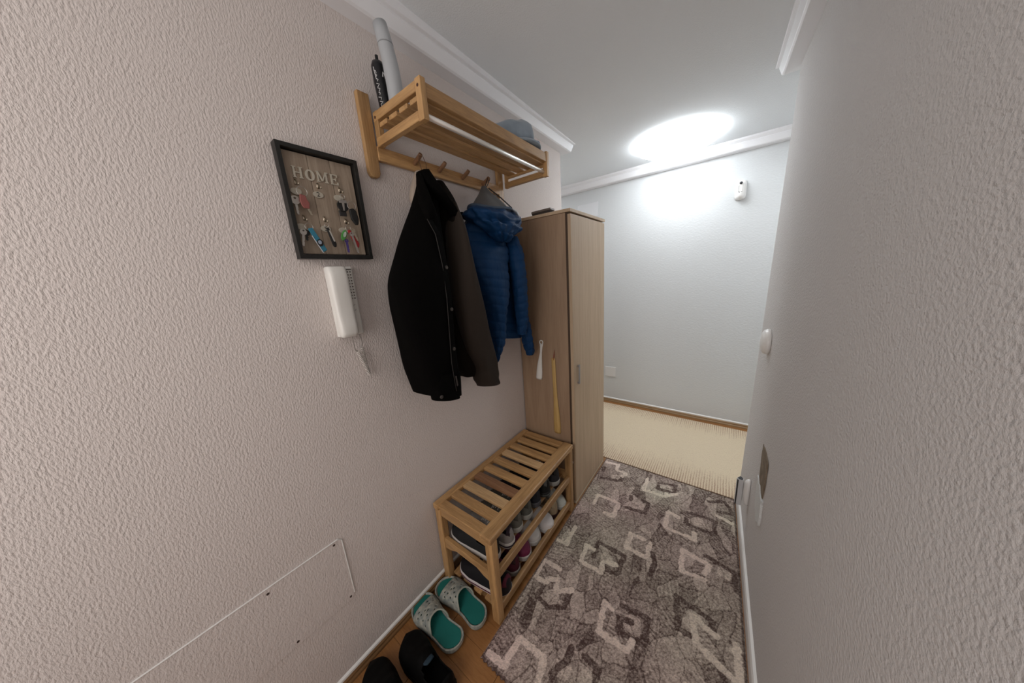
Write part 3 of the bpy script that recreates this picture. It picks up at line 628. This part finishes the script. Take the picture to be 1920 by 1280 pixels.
bm = BM(); prism(bm, [(1.056, 3.0062, 2.050), (1.0585, 3.0062, 2.052), (1.0585, 3.0012, 1.998), (1.056, 3.0012, 1.998)], (0, .004, 0)); prism(bm, [(1.0585, 3.0015, 1.9985), (1.080, 3.0015, 1.9985), (1.080, 3.0015, 1.995), (1.0585, 3.0015, 1.995)], (0, .004, 0)); obj('slider_slot', bm, mat('slot_grey', (.15, .15, .16), .6), t)
t = thing('blank_plate', 'square white blank plate low on the far wall beside the wardrobe', 'wall plate', (.064, 3.06, .36)); obj('plate', bx((.006, 3.0545, .304), (.122, 3.0605, .416)), mat('plate_white', (.74, .74, .74), .5), t, bevel=.002)
t = thing('junction_cover', 'large square white cover plate high on the far wall above the wardrobe', 'wall plate', (-.18, 3.06, 2.09)); obj('plate', bx((-.30, 3.0545, 2.030), (-.075, 3.0605, 2.165)), mat('plate_white2', (.72, .73, .75), .6), t, bevel=.002)
# right wall
t = thing('rail_bracket', 'white and grey profile bracket with a dark pentagon top, on the right wall', 'wall bracket', (1.19, 1.69, .32))
pent = [(1.166, 1.672), (1.176, 1.660), (1.194, 1.664), (1.197, 1.682), (1.182, 1.698)]
obj('profile', prism(BM(), [(x, y, .235) for x, y in pent], (0, 0, .150)), mat('profile_grey', (.60, .60, .61), .35), t, bevel=.0015)
obj('profile_top', prism(BM(), [(1.1815+(x-1.1815)*.72, 1.677+(y-1.677)*.72, .3855) for x, y in pent], (0, 0, .002)), mat('core_dark', (.045, .05, .055), .5), t)
obj('profile_slot', prism(BM(), [(1.1698, 1.6655, .237), (1.1738, 1.6605, .237), (1.1732, 1.6600, .237), (1.1690, 1.6650, .237)], (0, 0, .146)), mat('slot_black', (.008, .008, .008), .6), t)
bm = BM(); rings = []
for x, s in ((1.197, .5), (1.206, .9), (1.212, 1.0), (1.222, 1.0)): rings.append([(x, 1.672+.020*s*math.cos(a), .345+(.050 if math.sin(a) > 0 else .105)*s*math.sin(a)) for a in [2*PI*i/28 for i in range(28)]])
ringmesh(bm, rings); obj('mounting_disc', bm, WHITE2, t, smooth=True)
t = thing('bell_button', 'rounded white button cover on the right wall at chest height', 'switch', (1.235, 1.80, 1.08))
X0 = rwx(1.78, 1.10)
bm = BM(); lathe(bm, [(.060, .001), (.060, -.012), (.055, -.022), (.040, -.030), (.015, -.034), (.001, -.034)], (X0, 1.765, 1.095), 32, 'x'); obj('cover', bm, WHITE2, t, smooth=True)
t = thing('open_junction_box', 'open wall box with ragged plaster edge on the right wall', 'junction box', (1.235, 1.42, .6))
X0 = rwx(1.45, .6)
bm = BM(); rr = random.Random(8); base = [(1.515, .690), (1.52, .64), (1.51, .58), (1.50, .535), (1.44, .52), (1.36, .525), (1.35, .6), (1.355, .69), (1.43, .70)]
def densify(p, n, j):
    out = []
    for a, b in zip(p, p[1:]+p[:1]):
        for k in range(n): out.append((a[0]+(b[0]-a[0])*k/n+rr.uniform(-j, j), a[1]+(b[1]-a[1])*k/n+rr.uniform(-j, j)))
    return out
obj('box_back', yzslab(BM(), densify(base, 4, .003), X0-.0025, X0+.002), mat('box_brown', (.16, .12, .08), .9, vary=((.24, .19, .14), 30)), t)
bm = BM(); lo = densify([(1.52, .535), (1.515, .45), (1.49, .40), (1.40, .38), (1.33, .42), (1.34, .53)], 6, .008); yzslab(bm, lo, X0-.006, X0+.002)
obj('torn_plaster', bm, mat('plaster_raw', (.72, .73, .72), .9, bump=(200, .006)), t)

# ------------------------------------------------------------------ clothes on the pegs
COAT_LEFT = [
    (0.754, 1.893, 0.772, 1.894, 0.09, 0.023) ,
    (0.738, 1.838, 0.774, 1.841, 0.1, 0.047) ,
    (0.699, 1.764, 0.767, 1.763, 0.11, 0.07) ,
    (0.642, 1.677, 0.768, 1.681, 0.12, 0.08) ,
    (0.593, 1.602, 0.759, 1.6, 0.13, 0.09) ,
    (0.542, 1.506, 0.746, 1.497, 0.14, 0.1) ,
    (0.534, 1.435, 0.745, 1.413, 0.14, 0.1) ,
    (0.538, 1.352, 0.742, 1.326, 0.14, 0.1) ,
    (0.548, 1.263, 0.737, 1.227, 0.14, 0.1) ,
    (0.557, 1.178, 0.738, 1.123, 0.14, 0.095) ,
    (0.572, 1.1, 0.742, 1.044, 0.14, 0.09) ,
    (0.579, 1.069, 0.742, 1.012, 0.14, 0.09) ,
]
COAT_RIGHT = [
    (0.784, 1.857, 0.825, 1.848, 0.1, 0.05) ,
    (0.786, 1.796, 0.851, 1.78, 0.12, 0.06) ,
    (0.794, 1.725, 0.851, 1.709, 0.13, 0.069) ,
    (0.802, 1.649, 0.867, 1.635, 0.13, 0.076) ,
    (0.809, 1.546, 0.881, 1.526, 0.12, 0.085) ,
    (0.803, 1.425, 0.905, 1.402, 0.11, 0.08) ,
    (0.805, 1.291, 0.937, 1.264, 0.1, 0.075) ,
    (0.803, 1.174, 0.944, 1.147, 0.1, 0.07) ,
    (0.817, 1.093, 0.94, 1.068, 0.09, 0.06) ,
    (0.834, 1.047, 0.925, 1.028, 0.09, 0.05) ,
]
COAT_SLEEVE = [
    (0.812, 1.773, 0.834, 1.762, 0.17, 0.027) ,
    (0.798, 1.685, 0.842, 1.675, 0.18, 0.049) ,
    (0.789, 1.57, 0.855, 1.562, 0.18, 0.06) ,
    (0.786, 1.427, 0.886, 1.41, 0.18, 0.065) ,
    (0.804, 1.272, 0.936, 1.247, 0.17, 0.06) ,
    (0.828, 1.172, 0.983, 1.132, 0.16, 0.05) ,
    (0.871, 1.085, 1.015, 1.055, 0.15, 0.045) ,
    (0.877, 1.026, 1.02, 0.999, 0.15, 0.045) ,
    (0.899, 0.985, 1.018, 0.967, 0.15, 0.045) ,
]
COAT_CUFF2 = [
    (0.601, 1.153, 0.73, 1.122, 0.2, 0.04) ,
    (0.592, 1.104, 0.722, 1.063, 0.2, 0.04) ,
    (0.593, 1.076, 0.72, 1.033, 0.2, 0.04) ,
    (0.598, 1.046, 0.714, 1.02, 0.2, 0.04) ,
]
BLUE_BODY = [
    (0.937, 1.674, 1.212, 1.668, 0.1, 0.05) ,
    (0.927, 1.606, 1.205, 1.613, 0.11, 0.07) ,
    (0.929, 1.536, 1.174, 1.533, 0.12, 0.08) ,
    (0.958, 1.465, 1.155, 1.453, 0.12, 0.09) ,
    (0.992, 1.388, 1.135, 1.373, 0.12, 0.09) ,
    (1.025, 1.307, 1.11, 1.294, 0.12, 0.077) ,
    (1.035, 1.229, 1.106, 1.221, 0.12, 0.064) ,
    (1.042, 1.149, 1.099, 1.148, 0.12, 0.05) ,
    (1.047, 1.089, 1.079, 1.091, 0.12, 0.029) ,
    (1.053, 1.049, 1.067, 1.051, 0.12, 0.01) ,
]
BLUE_BACK = [
    (1.197, 1.697, 1.349, 1.687, 0.06, 0.03) ,
    (1.203, 1.592, 1.352, 1.594, 0.06, 0.04) ,
    (1.2, 1.481, 1.368, 1.474, 0.06, 0.045) ,
    (1.194, 1.368, 1.372, 1.35, 0.06, 0.045) ,
    (1.178, 1.253, 1.371, 1.222, 0.06, 0.045) ,
    (1.165, 1.154, 1.36, 1.118, 0.06, 0.045) ,
]
BLUE_SLEEVE = [
    (1.225, 1.685, 1.267, 1.677, 0.13, 0.03) ,
    (1.237, 1.596, 1.282, 1.594, 0.13, 0.034) ,
    (1.25, 1.502, 1.297, 1.498, 0.13, 0.035) ,
    (1.262, 1.389, 1.31, 1.385, 0.13, 0.036) ,
    (1.283, 1.271, 1.331, 1.266, 0.13, 0.035) ,
    (1.307, 1.147, 1.358, 1.145, 0.13, 0.036) ,
    (1.328, 1.063, 1.375, 1.061, 0.13, 0.034) ,
    (1.342, 1.016, 1.379, 1.013, 0.13, 0.02) ,
]
COLLAR_RIGHT = [
    (0.71, 1.869, 0.755, 1.885, 0.13, 0.02) ,
    (0.702, 1.817, 0.76, 1.822, 0.17, 0.03) ,
    (0.737, 1.776, 0.777, 1.774, 0.19, 0.03) ,
    (0.774, 1.746, 0.811, 1.74, 0.19, 0.025) ,
    (0.801, 1.716, 0.85, 1.72, 0.18, 0.02) ,
]
COLLAR_LEFT = [
    (0.709, 1.864, 0.72, 1.869, 0.13, 0.015) ,
    (0.677, 1.806, 0.694, 1.812, 0.17, 0.023) ,
    (0.67, 1.75, 0.691, 1.756, 0.19, 0.029) ,
    (0.669, 1.706, 0.705, 1.716, 0.2, 0.02) ,
    (0.674, 1.691, 0.701, 1.696, 0.2, 0.01) ,
]
COLLAR_BACK = [
    (0.929, 1.769, 0.957, 1.77, 0.07, 0.03) ,
    (0.929, 1.739, 0.954, 1.738, 0.07, 0.027) ,
    (0.93, 1.725, 0.945, 1.725, 0.07, 0.017) ,
]
BEIGE = [
    (0.777, 1.911, 0.791, 1.914, 0.035, 0.01) ,
    (0.754, 1.864, 0.795, 1.872, 0.035, 0.02) ,
    (0.737, 1.815, 0.794, 1.825, 0.035, 0.025) ,
    (0.741, 1.785, 0.782, 1.791, 0.035, 0.02) ,
]
BLUE_TOP = [
    (1.012, 1.771, 1.227, 1.778, 0.1, 0.04) ,
    (0.958, 1.731, 1.242, 1.736, 0.1, 0.05) ,
    (0.937, 1.674, 1.272, 1.677, 0.1, 0.055) ,
]
HOOD = [
    (0.967, 1.789, 1.241, 1.793, 0.13, 0.05) ,
    (0.928, 1.767, 1.244, 1.773, 0.15, 0.07) ,
    (0.937, 1.74, 1.252, 1.737, 0.16, 0.08) ,
    (0.97, 1.715, 1.233, 1.704, 0.17, 0.075) ,
    (1.015, 1.687, 1.179, 1.672, 0.18, 0.06) ,
    (1.058, 1.661, 1.143, 1.65, 0.18, 0.035) ,
    (1.087, 1.648, 1.119, 1.643, 0.18, 0.018) ,
]
LINING = [
    (1.122, 1.912, 1.143, 1.914, 0.07, 0.01) ,
    (1.083, 1.87, 1.146, 1.881, 0.09, 0.025) ,
    (1.035, 1.831, 1.171, 1.848, 0.11, 0.04) ,
    (0.977, 1.786, 1.237, 1.79, 0.13, 0.055) ,
]

COATM = mat('coat_black', (.0012, .0010, .0009), .95, spec=.08, bump=(700, .0004))
COATM_LIT = mat('coat_brown_lit', (.032, .024, .019), .85, spec=.15, sheen=.03, bump=(700, .0004))  # lamp light on the coat's sleeve painted in as a lighter brown
def wr(th, t, z, c, m=5, amp=.006, ph=0, tw=6): return amp*math.sin(m*th+ph+tw*t)+amp*.8*noise.noise(Vector((c.y*9+math.cos(th)*1.6+ph, math.sin(th)*1.6, z*5)))
t = thing('coat', 'long black coat with snap buttons hanging on the first peg', 'coat', (.08, .784, 1.94))
COAT_LEFT += [(.582, 1.040, .742, .985, .14, .088)] if False else []
obj('left_panel', cloth(COAT_LEFT, 60, 48, lambda th, t, z, c: wr(th, t, z, c, 4, .005)*min(1, t*3)), COATM, t, smooth=True)
obj('right_panel', cloth(COAT_RIGHT, 60, 48, lambda th, t, z, c: wr(th, t, z, c, 5, .006, 2)*min(1, t*3)), mat('coat_brown_half_lit', (.008, .0062, .005), .9, spec=.1), t, smooth=True)  # right panel's partial lamp light put into its colour, between black and sleeve brown
sl = obj('sleeve', cloth(COAT_SLEEVE, 56, 36, lambda th, t, z, c: wr(th, t, z, c, 3, .004, 1, 9)+.004*math.sin(t*46+2*math.sin(th))*max(0, t-.55)), COATM_LIT, t, smooth=True)
bm = BM(); cr = [interp(COAT_SLEEVE, tt) for tt in (.90, .94, 1.0)]; bm.free()
obj('front_flap', cloth(COAT_CUFF2, 16, 32, lambda th, t, z, c: wr(th, t, z, c, 3, .003, 4)), COATM, t, smooth=True)
obj('collar', cloth(COLLAR_RIGHT, 26, 24, lambda th, t, z, c: .002*math.sin(5*th+4*t)), COATM, t, smooth=True)
obj('collar', cloth(COLLAR_LEFT, 26, 24, lambda th, t, z, c: .002*math.sin(4*th+5*t)), COATM, t, smooth=True)
obj('collar_back', cloth(COLLAR_BACK, 10, 20), COATM, t, smooth=True)
ZIP = mat('zip_dark', (.016, .012, .010), .7)
pk = [(.650, 1.688, .226), (.672, 1.64, .232), (.680, 1.54, .239), (.679, 1.42, .243), (.672, 1.30, .243), (.666, 1.18, .242), (.672, 1.10, .240), (.677, 1.062, .238)]
bm = BM(); prev = []
tube(bm, [(x, y, z) for y, z, x in pk], .0013, 8); obj('zip', bm, ZIP, t, smooth=True)
bm = BM(); V = []
for y, z, x in pk: V.append([(x-.004, y+.002, z), (x, y+.004, z), (x-.012, y+.034, z), (x-.018, y+.034, z)])
ringmesh(bm, V); obj('placket', bm, COATM, t, smooth=False)
BTN = mat('snap_metal', (.06, .05, .045), .5, .4)
for y, z, x in ((.700, 1.378, .238), (.689, 1.229, .238), (.600, 1.069, .243), (.702, 1.529, .234)):
    bm = BM(); lathe(bm, [(.0001, -.002), (.0065, -.002), (.0068, .001), (.0055, .003), (.003, .0022), (.0001, .0022)], (x, y, z), 20, 'x'); obj('snap_button', bm, BTN, t, smooth=True)
bm = BM(); prism(bm, [(.243, .674, 1.125), (.243, .680, 1.125), (.243, .683, 1.085), (.243, .677, 1.083)], (.002, 0, 0)); obj('zip_pull', bm, BTN, t, bevel=.0006)
bm = BM(); tube(bm, [(.066, .776, 1.958), (.082, .760, 1.925), (.10, .755, 1.885), (.10, .775, 1.89), (.084, .790, 1.925), (.066, .792, 1.958)], .0012, 6); obj('hanging_loop', bm, mat('loop_brown', (.10, .05, .03), .7), t)
o = obj('cloth_bag', cloth(BEIGE, 24, 24, lambda th, t, z, c: .002*math.sin(5*th)), mat('beige_cloth', (.40, .33, .27), .9, bump=(300, .0008, (1, 1, .2))), None, smooth=True)
tag(o, 'beige cloth bag hanging behind the collar of the black coat', 'bag')

# blue quilted jacket
QB = mat('quilt_blue', (.004, .036, .110), .6, spec=.2, bump=(60, .004, (1, 1, .5), .6))
QS = mat('hood_grey', (.085, .085, .085), .9, sheen=.1, bump=(300, .0008))
def quilt(step=.042, amp=.007, vcols=0, ph=0):
    def f(th, t, z, c):
        s = abs(math.sin(PI*(z+.010*math.cos(th+ph)+.004*noise.noise(Vector((c.y*20, z*8, th))))/step))
        d = amp*(s**.38-1)
        if vcols: d += -.003*max(0, 1-abs(math.sin(vcols*th/2+ph+.3*math.sin(z*14)))*7)
        return d+.006*noise.noise(Vector((math.cos(th)*2.2+c.y*6, math.sin(th)*2.2, z*13+ph)))
    return f
t = thing('jacket', 'blue quilted jacket with a grey-lined hood hanging beside the wardrobe', 'jacket', (.08, 1.13, 1.93))
BB = [(a, b, c, d, e, f) for a, b, c, d, e, f in BLUE_TOP[:1]]+BLUE_TOP[1:2]+BLUE_BODY
obj('front_panel', cloth(BB, 190, 56, quilt(vcols=5)), QB, t, smooth=True)
obj('back_panel', cloth(BLUE_BACK, 150, 44, quilt(vcols=4, ph=1)), QB, t, smooth=True)
obj('sleeve', cloth(BLUE_SLEEVE, 170, 36, quilt(.042, .006, 0, 2)), QB, t, smooth=True)
SIDE = [(1.195, 1.680, 1.255, 1.675, .150, .030), (1.175, 1.585, 1.255, 1.580, .175, .040), (1.180, 1.460, 1.262, 1.455, .18, .040), (1.205, 1.330, 1.276, 1.325, .17, .036), (1.230, 1.220, 1.290, 1.215, .155, .030), (1.235, 1.165, 1.285, 1.160, .15, .022)]
obj('side_panel', cloth(SIDE, 130, 36, quilt(.042, .006, 4, 3)), QB, t, smooth=True)
obj('hood', cloth(HOOD, 60, 56, lambda th, t, z, c: (.006*math.sin(11*th+8*t)+.005*math.sin(17*th-9*t))*math.sin(PI*min(1, t*1.05))+.022*noise.noise(Vector((math.cos(th)*4, math.sin(th)*4, z*34)))-.010*math.exp(-((t-.42)/.05)**2)-.008*math.exp(-((t-.70)/.05)**2)), QB, t, smooth=True)
obj('hood_lining', cloth(LINING, 40, 40, lambda th, t, z, c: .005*math.sin(5*th+5*t)*t), QS, t, smooth=True)
bm = BM(); tube(bm, [(.13+.072*math.cos(a)+.0, 1.108+.138*math.sin(a), 1.788+.006*math.sin(3*a)) for a in [2*PI*i/40 for i in range(41)]], .0075, 10, cap=False); obj('hood_trim', bm, mat('trim_bluegrey', (.045, .07, .11), .8), t, smooth=True)
bm = BM(); tube(bm, [(.066, 1.172, 1.960), (.072, 1.150, 1.93), (.075, 1.132, 1.905), (.075, 1.14, 1.905), (.072, 1.165, 1.93), (.066, 1.188, 1.958)], .002, 6); obj('hanging_loop', bm, BLACK, t)
bm = BM(); tube(bm, [(.085, 1.15, 1.905), (.125, 1.19, 1.86), (.165, 1.222, 1.81)], .003, 8); obj('zip_edge', bm, BLACK, t)
bm = BM(); tube(bm, [(.20, 1.17, 1.795), (.205, 1.20, 1.780), (.20, 1.225, 1.762), (.195, 1.24, 1.745)], [.004, .006, .006, .004], 10); obj('zip_garage', bm, mat('zip_silver', (.35, .36, .38), .4, .6), t)

# ------------------------------------------------------------------ footwear
def shoe(label, loc, rotz, L=.28, W_=.10, upper=(.02, .02, .02), sole=(.6, .6, .58), lining=(.03, .03, .03), toe=None, lace=(.6, .58, .55), stripe=None, H=1.0, group=None, tilt=0, tongue=None):
    """low shoe: local +x is the toe; origin under the heel"""
    t = thing('shoe', label, 'shoe', loc, rotz, group); t.rotation_euler[1] = tilt
    wt = [(0, .72), (.1, .76), (.3, .76), (.5, .86), (.7, 1.0), (.85, .96), (1, .85)]
    ht = [(0, .055), (.03, .078), (.1, .086), (.22, .074), (.4, .080), (.48, .086), (.6, .070), (.78, .050), (.9, .040), (1, .022)]
    def at(tab, s):
        for (a, b), (c, d) in zip(tab, tab[1:]):
            if s <= c: u = (s-a)/(c-a); u = u*u*(3-2*u)*.5+u*.5; return b+(d-b)*u
        return tab[-1][1]
    col = lambda c, n, r=.7: mat('shoe_%s_%03d%03d%03d' % (n, int(c[0]*999), int(c[1]*999), int(c[2]*999)), c, r, spec=.3 if max(c) > .01 else .1)
    def outline(s):
        e = min(1, math.sqrt(max(0, 1-(1-s/.10)**2))) if s < .10 else min(1, math.sqrt(max(0, 1-(1-(1-s)/.16)**2))) if s > .84 else 1
        return max(.006, at(wt, s)*W_/2*e)
    bend = lambda s: .008*math.sin(PI*s)
    # sole
    so = BM(); N_ = 22; P_ = []
    for i in range(N_+1): s = .5-.5*math.cos(PI*i/N_); P_.append((s*(L+.008)-.004, outline(s)+.004+bend(s)))
    for i in range(N_, -1, -1): s = .5-.5*math.cos(PI*i/N_); P_.append((s*(L+.008)-.004, -outline(s)-.004+bend(s)))
    prism(so, [(x, y, .0008) for x, y in P_], (0, 0, .030)); obj('sole', so, col(sole, 'sole', .55), t, bevel=.006, local=True, smooth=False)
    if stripe:
        so = BM(); prism(so, [(.14+(x-.14)*1.012, y*1.012, .011) for x, y in P_], (0, 0, .007)); obj('sole_stripe', so, col(stripe, 'stripe'), t, local=True)
    def grid(s0, s1, th0, th1, ns, nt, grow=0, hole=True):
        bm = BM(); V = []
        for i in range(ns+1):
            s = s0+(s1-s0)*(i/ns if s0 or s1 < 1 else .5-.5*math.cos(PI*i/ns)); row = []
            for j in range(nt+1):
                th = th0+(th1-th0)*j/nt; w, h = outline(s)-.001+grow, at(ht, s)*H+grow
                c, sn = math.cos(th), math.sin(th)
                row.append(bm.verts.new((s*L, bend(s)+w*math.copysign(abs(c)**.75, c), .022+(h)*abs(sn)**.85)))
            V.append(row)
        for i in range(ns):
            for j in range(nt):
                s = s0+(s1-s0)*((i+.5)/ns if s0 or s1 < 1 else .5-.5*math.cos(PI*(i+.5)/ns)); th = th0+(th1-th0)*(j+.5)/nt
                if hole and .05 < s < .40 and abs(th-PI/2) < (.98 if s < .34 else .7): continue
                bm.faces.new((V[i][j], V[i+1][j], V[i+1][j+1], V[i][j+1]))
        if s0 == 0: bm.faces.new(V[0])
        if s1 == 1: bm.faces.new(V[-1][::-1])
        return bm
    obj('upper', grid(0, 1, 0, PI, 56, 40), col(upper, 'upper'), t, smooth=True, local=True, solid=.004)
    bm = BM(); prism(bm, [(.012+x*.9, y*.86, .0255) for x, y in P_], (0, 0, .006)); obj('insole', bm, col(lining, 'lining', .9), t, local=True)
    tg_ = BM()
    rings = [[(s*L, bend(s)+w*math.cos(a), z+.006*math.sin(a)) for a in [2*PI*k/12 for k in range(12)]] for s, w, z in ((.33, .016, .110*H), (.38, .020, .100*H), (.46, .020, .094*H), (.58, .018, .080*H))]
    ringmesh(tg_, rings); obj('tongue', tg_, col(tongue or lining, 'tongue', .8), t, smooth=True, local=True)
    if lace:
        for k in range(4):
            s = .42+k*.05; z = .022+at(ht, s)*H+.003
            bm = BM(); tube(bm, [(s*L, bend(s)-.026, z-.014), (s*L+.006, bend(s)-.010, z+.001), (s*L, bend(s)+.010, z+.001), (s*L+.006, bend(s)+.026, z-.014)], .0026, 6); obj('lace', bm, col(lace, 'lace', .8), t, local=True)
    if toe: obj('toe_cap', grid(.80, 1, .0, PI, 10, 18, .0026, False), col(toe, 'toe', .5), t, smooth=True, local=True, solid=.002)
    obj('heel_tab', grid(.012, .06, .6, PI-.6, 4, 12, .0028, False), col(stripe or lining, 'heel', .7), t, smooth=True, local=True, solid=.002)
    return t
GU, GL = 'shoes on the upper bench shelf', 'shoes on the lower bench shelf'
RP = PI
UZ, LZ = .2465, .0505
# upper shelf, near to far
shoe('dark sneaker with white-edged sole and white laces, nearest on the upper shelf', (.322, .730, UZ), RP+.01, .285, .088, (.012, .014, .016), (.55, .53, .50), (.02, .02, .025), lace=(.50, .48, .46), group=GU)
shoe('black and white striped sneaker, second on the upper shelf', (.338, .818, UZ), RP-.01, .275, .082, (.30, .29, .28), (.62, .60, .57), (.012, .012, .02), stripe=(.03, .02, .03), group=GU)
shoe('small grey sneaker with pale trim, third on the upper shelf', (.322, .907, UZ), RP+.02, .26, .084, (.15, .15, .13), (.50, .50, .46), (.08, .08, .07), group=GU)
shoe('olive-grey sneaker with pale trim, fourth on the upper shelf', (.322, .997, UZ), RP+.0, .27, .085, (.11, .115, .10), (.42, .42, .38), (.06, .06, .05), group=GU)
shoe('navy canvas shoe, fifth on the upper shelf', (.318, 1.090, UZ), RP+.02, .27, .084, (.02, .022, .03), (.10, .10, .11), (.02, .02, .025), lace=(.1, .1, .1), group=GU)
shoe('black leather shoe with grey collar, sixth on the upper shelf', (.325, 1.183, UZ), RP-.01, .28, .085, (.012, .014, .014), (.03, .03, .03), (.01, .01, .01), stripe=(.12, .13, .12), lace=(.05, .05, .05), group=GU)
shoe('dark sneaker with thick pale grey sole, farthest on the upper shelf', (.330, 1.290, UZ), RP+.02, .28, .092, (.03, .03, .035), (.42, .41, .38), (.02, .02, .02), group=GU)
# lower shelf
shoe('black sneaker with maroon stripe on a thick white sole, nearest on the lower shelf', (.362, .742, LZ), RP+.03, .295, .104, (.010, .009, .012), (.68, .62, .62), (.006, .006, .006), stripe=(.10, .012, .03), lace=(.02, .02, .02), group=GL)
shoe('maroon canvas sneaker, second on the lower shelf', (.335, .845, LZ), RP-.02, .27, .085, (.07, .010, .022), (.30, .28, .26), (.03, .01, .015), lace=(.3, .1, .12), group=GL)
shoe('sneaker with magenta toe and pale sole, third on the lower shelf', (.070, .935, LZ), .02, .268, .092, (.18, .025, .07), (.66, .62, .58), (.2, .2, .2), toe=(.19, .025, .075), lace=(.5, .45, .45), group=GL)
shoe('white sneaker, toe outwards, fourth on the lower shelf', (.065, 1.040, LZ), .0, .27, .098, (.60, .59, .57), (.68, .67, .64), (.30, .30, .29), toe=(.66, .65, .63), lace=(.62, .6, .58), group=GL)
shoe('white sneaker with rounded toe, fifth on the lower shelf', (.075, 1.149, LZ), .0, .285, .100, (.64, .62, .61), (.72, .70, .68), (.32, .32, .31), toe=(.70, .67, .66), lace=(.66, .64, .62), group=GL)
shoe('tan shoe with dark rim, sixth on the lower shelf', (.335, 1.246, LZ), RP, .27, .088, (.34, .26, .17), (.05, .02, .02), (.42, .34, .22), lace=None, group=GL)
shoe('pale grey-green sneaker, farthest on the lower shelf', (.085, 1.330, LZ), .0, .265, .080, (.50, .53, .50), (.62, .64, .60), (.3, .3, .3), toe=(.60, .64, .60), group=GL)

def slide(label, loc, rotz, side=1):
    """teal and grey bath slide: local +x is the toe"""
    t = thing('slide_sandal', label, 'sandal', loc, rotz, 'teal slide sandals')
    ln = .285; tab = [(0, .80), (.15, .82), (.35, .74), (.5, .80), (.7, 1.0), (.85, 1.0), (1, .95)]
    def at(s):
        for (a, b), (c, d) in zip(tab, tab[1:]):
            if s <= c: return b+(d-b)*(s-a)/(c-a)
        return tab[-1][1]
    def w(s):  # smoothed half width
        e = math.sqrt(max(0, 1-(1-s/.15)**2)) if s < .15 else math.sqrt(max(0, 1-(1-(1-s)/.20)**2)) if s > .80 else 1
        return max(.004, .052*e*sum(at(min(max(s+d, 0), 1)) for d in (-.04, -.02, 0, .02, .04))/5)
    bend = lambda s: side*.010*math.sin(PI*min(1, s*1.05))
    N_ = 30
    def out(g):
        S_ = [.5-.5*math.cos(PI*i/N_) for i in range(N_+1)]
        return [(s*(ln+2*g)-g, w(s)+g+bend(s)) for s in S_]+[(s*(ln+2*g)-g, -w(s)-g+bend(s)) for s in S_[::-1]]
    GR = mat('sandal_grey', (.44, .44, .38), .6, vary=((.22, .25, .24), 55)); TE = mat('sandal_teal', (.004, .155, .135), .75, bump=(500, .0006))
    bm = BM(); O1, O2, O3 = out(.0), out(.006), out(.002)
    ringmesh(bm, [[(x, y, .001) for x, y in O1], [(x, y, .018) for x, y in O2], [(x, y, .034+.006*(1-abs(x/ln-.5)*2)*0) for x, y in O2], [(x, y, .034) for x, y in out(.0015)], [(x, y, .027) for x, y in out(-.001)]])
    obj('sole', bm, GR, t, local=True, bevel=.002)
    bm = BM(); O = out(-.002); prism(bm, [(x, y, .0275) for x, y in O], (0, 0, .003)); obj('footbed', bm, TE, t, local=True)
    bm = BM(); V = []; ns, nt = 26, 26
    for i in range(ns+1):
        row = []
        for j in range(nt+1):
            th = PI*j/nt; front, back = .80, .50-.12*abs(math.cos(th))**2
            s = back+(front-back)*i/ns; ww = w(s)+.006; h = .062*(1-.45*(s-.45)/.4)
            c, sn = math.cos(th), math.sin(th)
            row.append(bm.verts.new((s*ln, bend(s)+ww*math.copysign(abs(c)**.8, c), .022+h*abs(sn)**.8)))
        V.append(row)
    rr = random.Random(2)
    holes = [(6+int(5*math.sin(k*2.1)), 4+k*2) for k in range(10)]+[(15+int(3*math.cos(k*1.7)), 5+k*3) for k in range(6)]+[(20, 8), (21, 14), (20, 18)]
    hs_ = set()
    for a, b in holes:
        hs_ |= {(a, b), (a+1, b)}
    for i in range(ns):
        for j in range(nt):
            if (i, j) in hs_: continue
            bm.faces.new((V[i][j], V[i+1][j], V[i+1][j+1], V[i][j+1]))
    obj('strap', bm, GR, t, local=True, solid=.005, smooth=True)
    bm = BM(); tube(bm, [v for v in [tuple(x.co) for x in []]] or [(0, 0, 0), (0, 0, .001)], .001, 4); bm.free()
    bm = BM(); pts = []
    for j in range(nt+1):
        th = PI*j/nt; s = .50-.12*abs(math.cos(th))**2; ww = w(s)+.006; h = .062*(1-.45*(s-.45)/.4); c, sn = math.cos(th), math.sin(th)
        pts.append((s*ln, bend(s)+ww*math.copysign(abs(c)**.8, c), .022+h*abs(sn)**.8))
    tube(bm, pts, .0035, 8); obj('strap_edge', bm, mat('sandal_edge', (.40, .42, .36), .6), t, local=True, smooth=True)
    return t
slide('teal and grey slide sandal, the one beside the bench leg', (.312, .605, .0006), PI, -1)
slide('teal and grey slide sandal nearer the camera, against the black shoes', (.283, .492, .0006), PI-.02, 1)
shoe('black shoe with a slate-blue tongue lying beside the teal sandals', (.372, .372, .0006), PI-.03, .29, .108, (.0021, .0021, .0021), (.003, .003, .003), (.0021, .002, .002), lace=None, tongue=(.02, .04, .06))
shoe('black shoe by the skirting, at the lower end of the row', (.335, .252, .0006), PI+.02, .29, .108, (.0021, .0021, .0021), (.003, .003, .003), (.0021, .002, .002), lace=None)
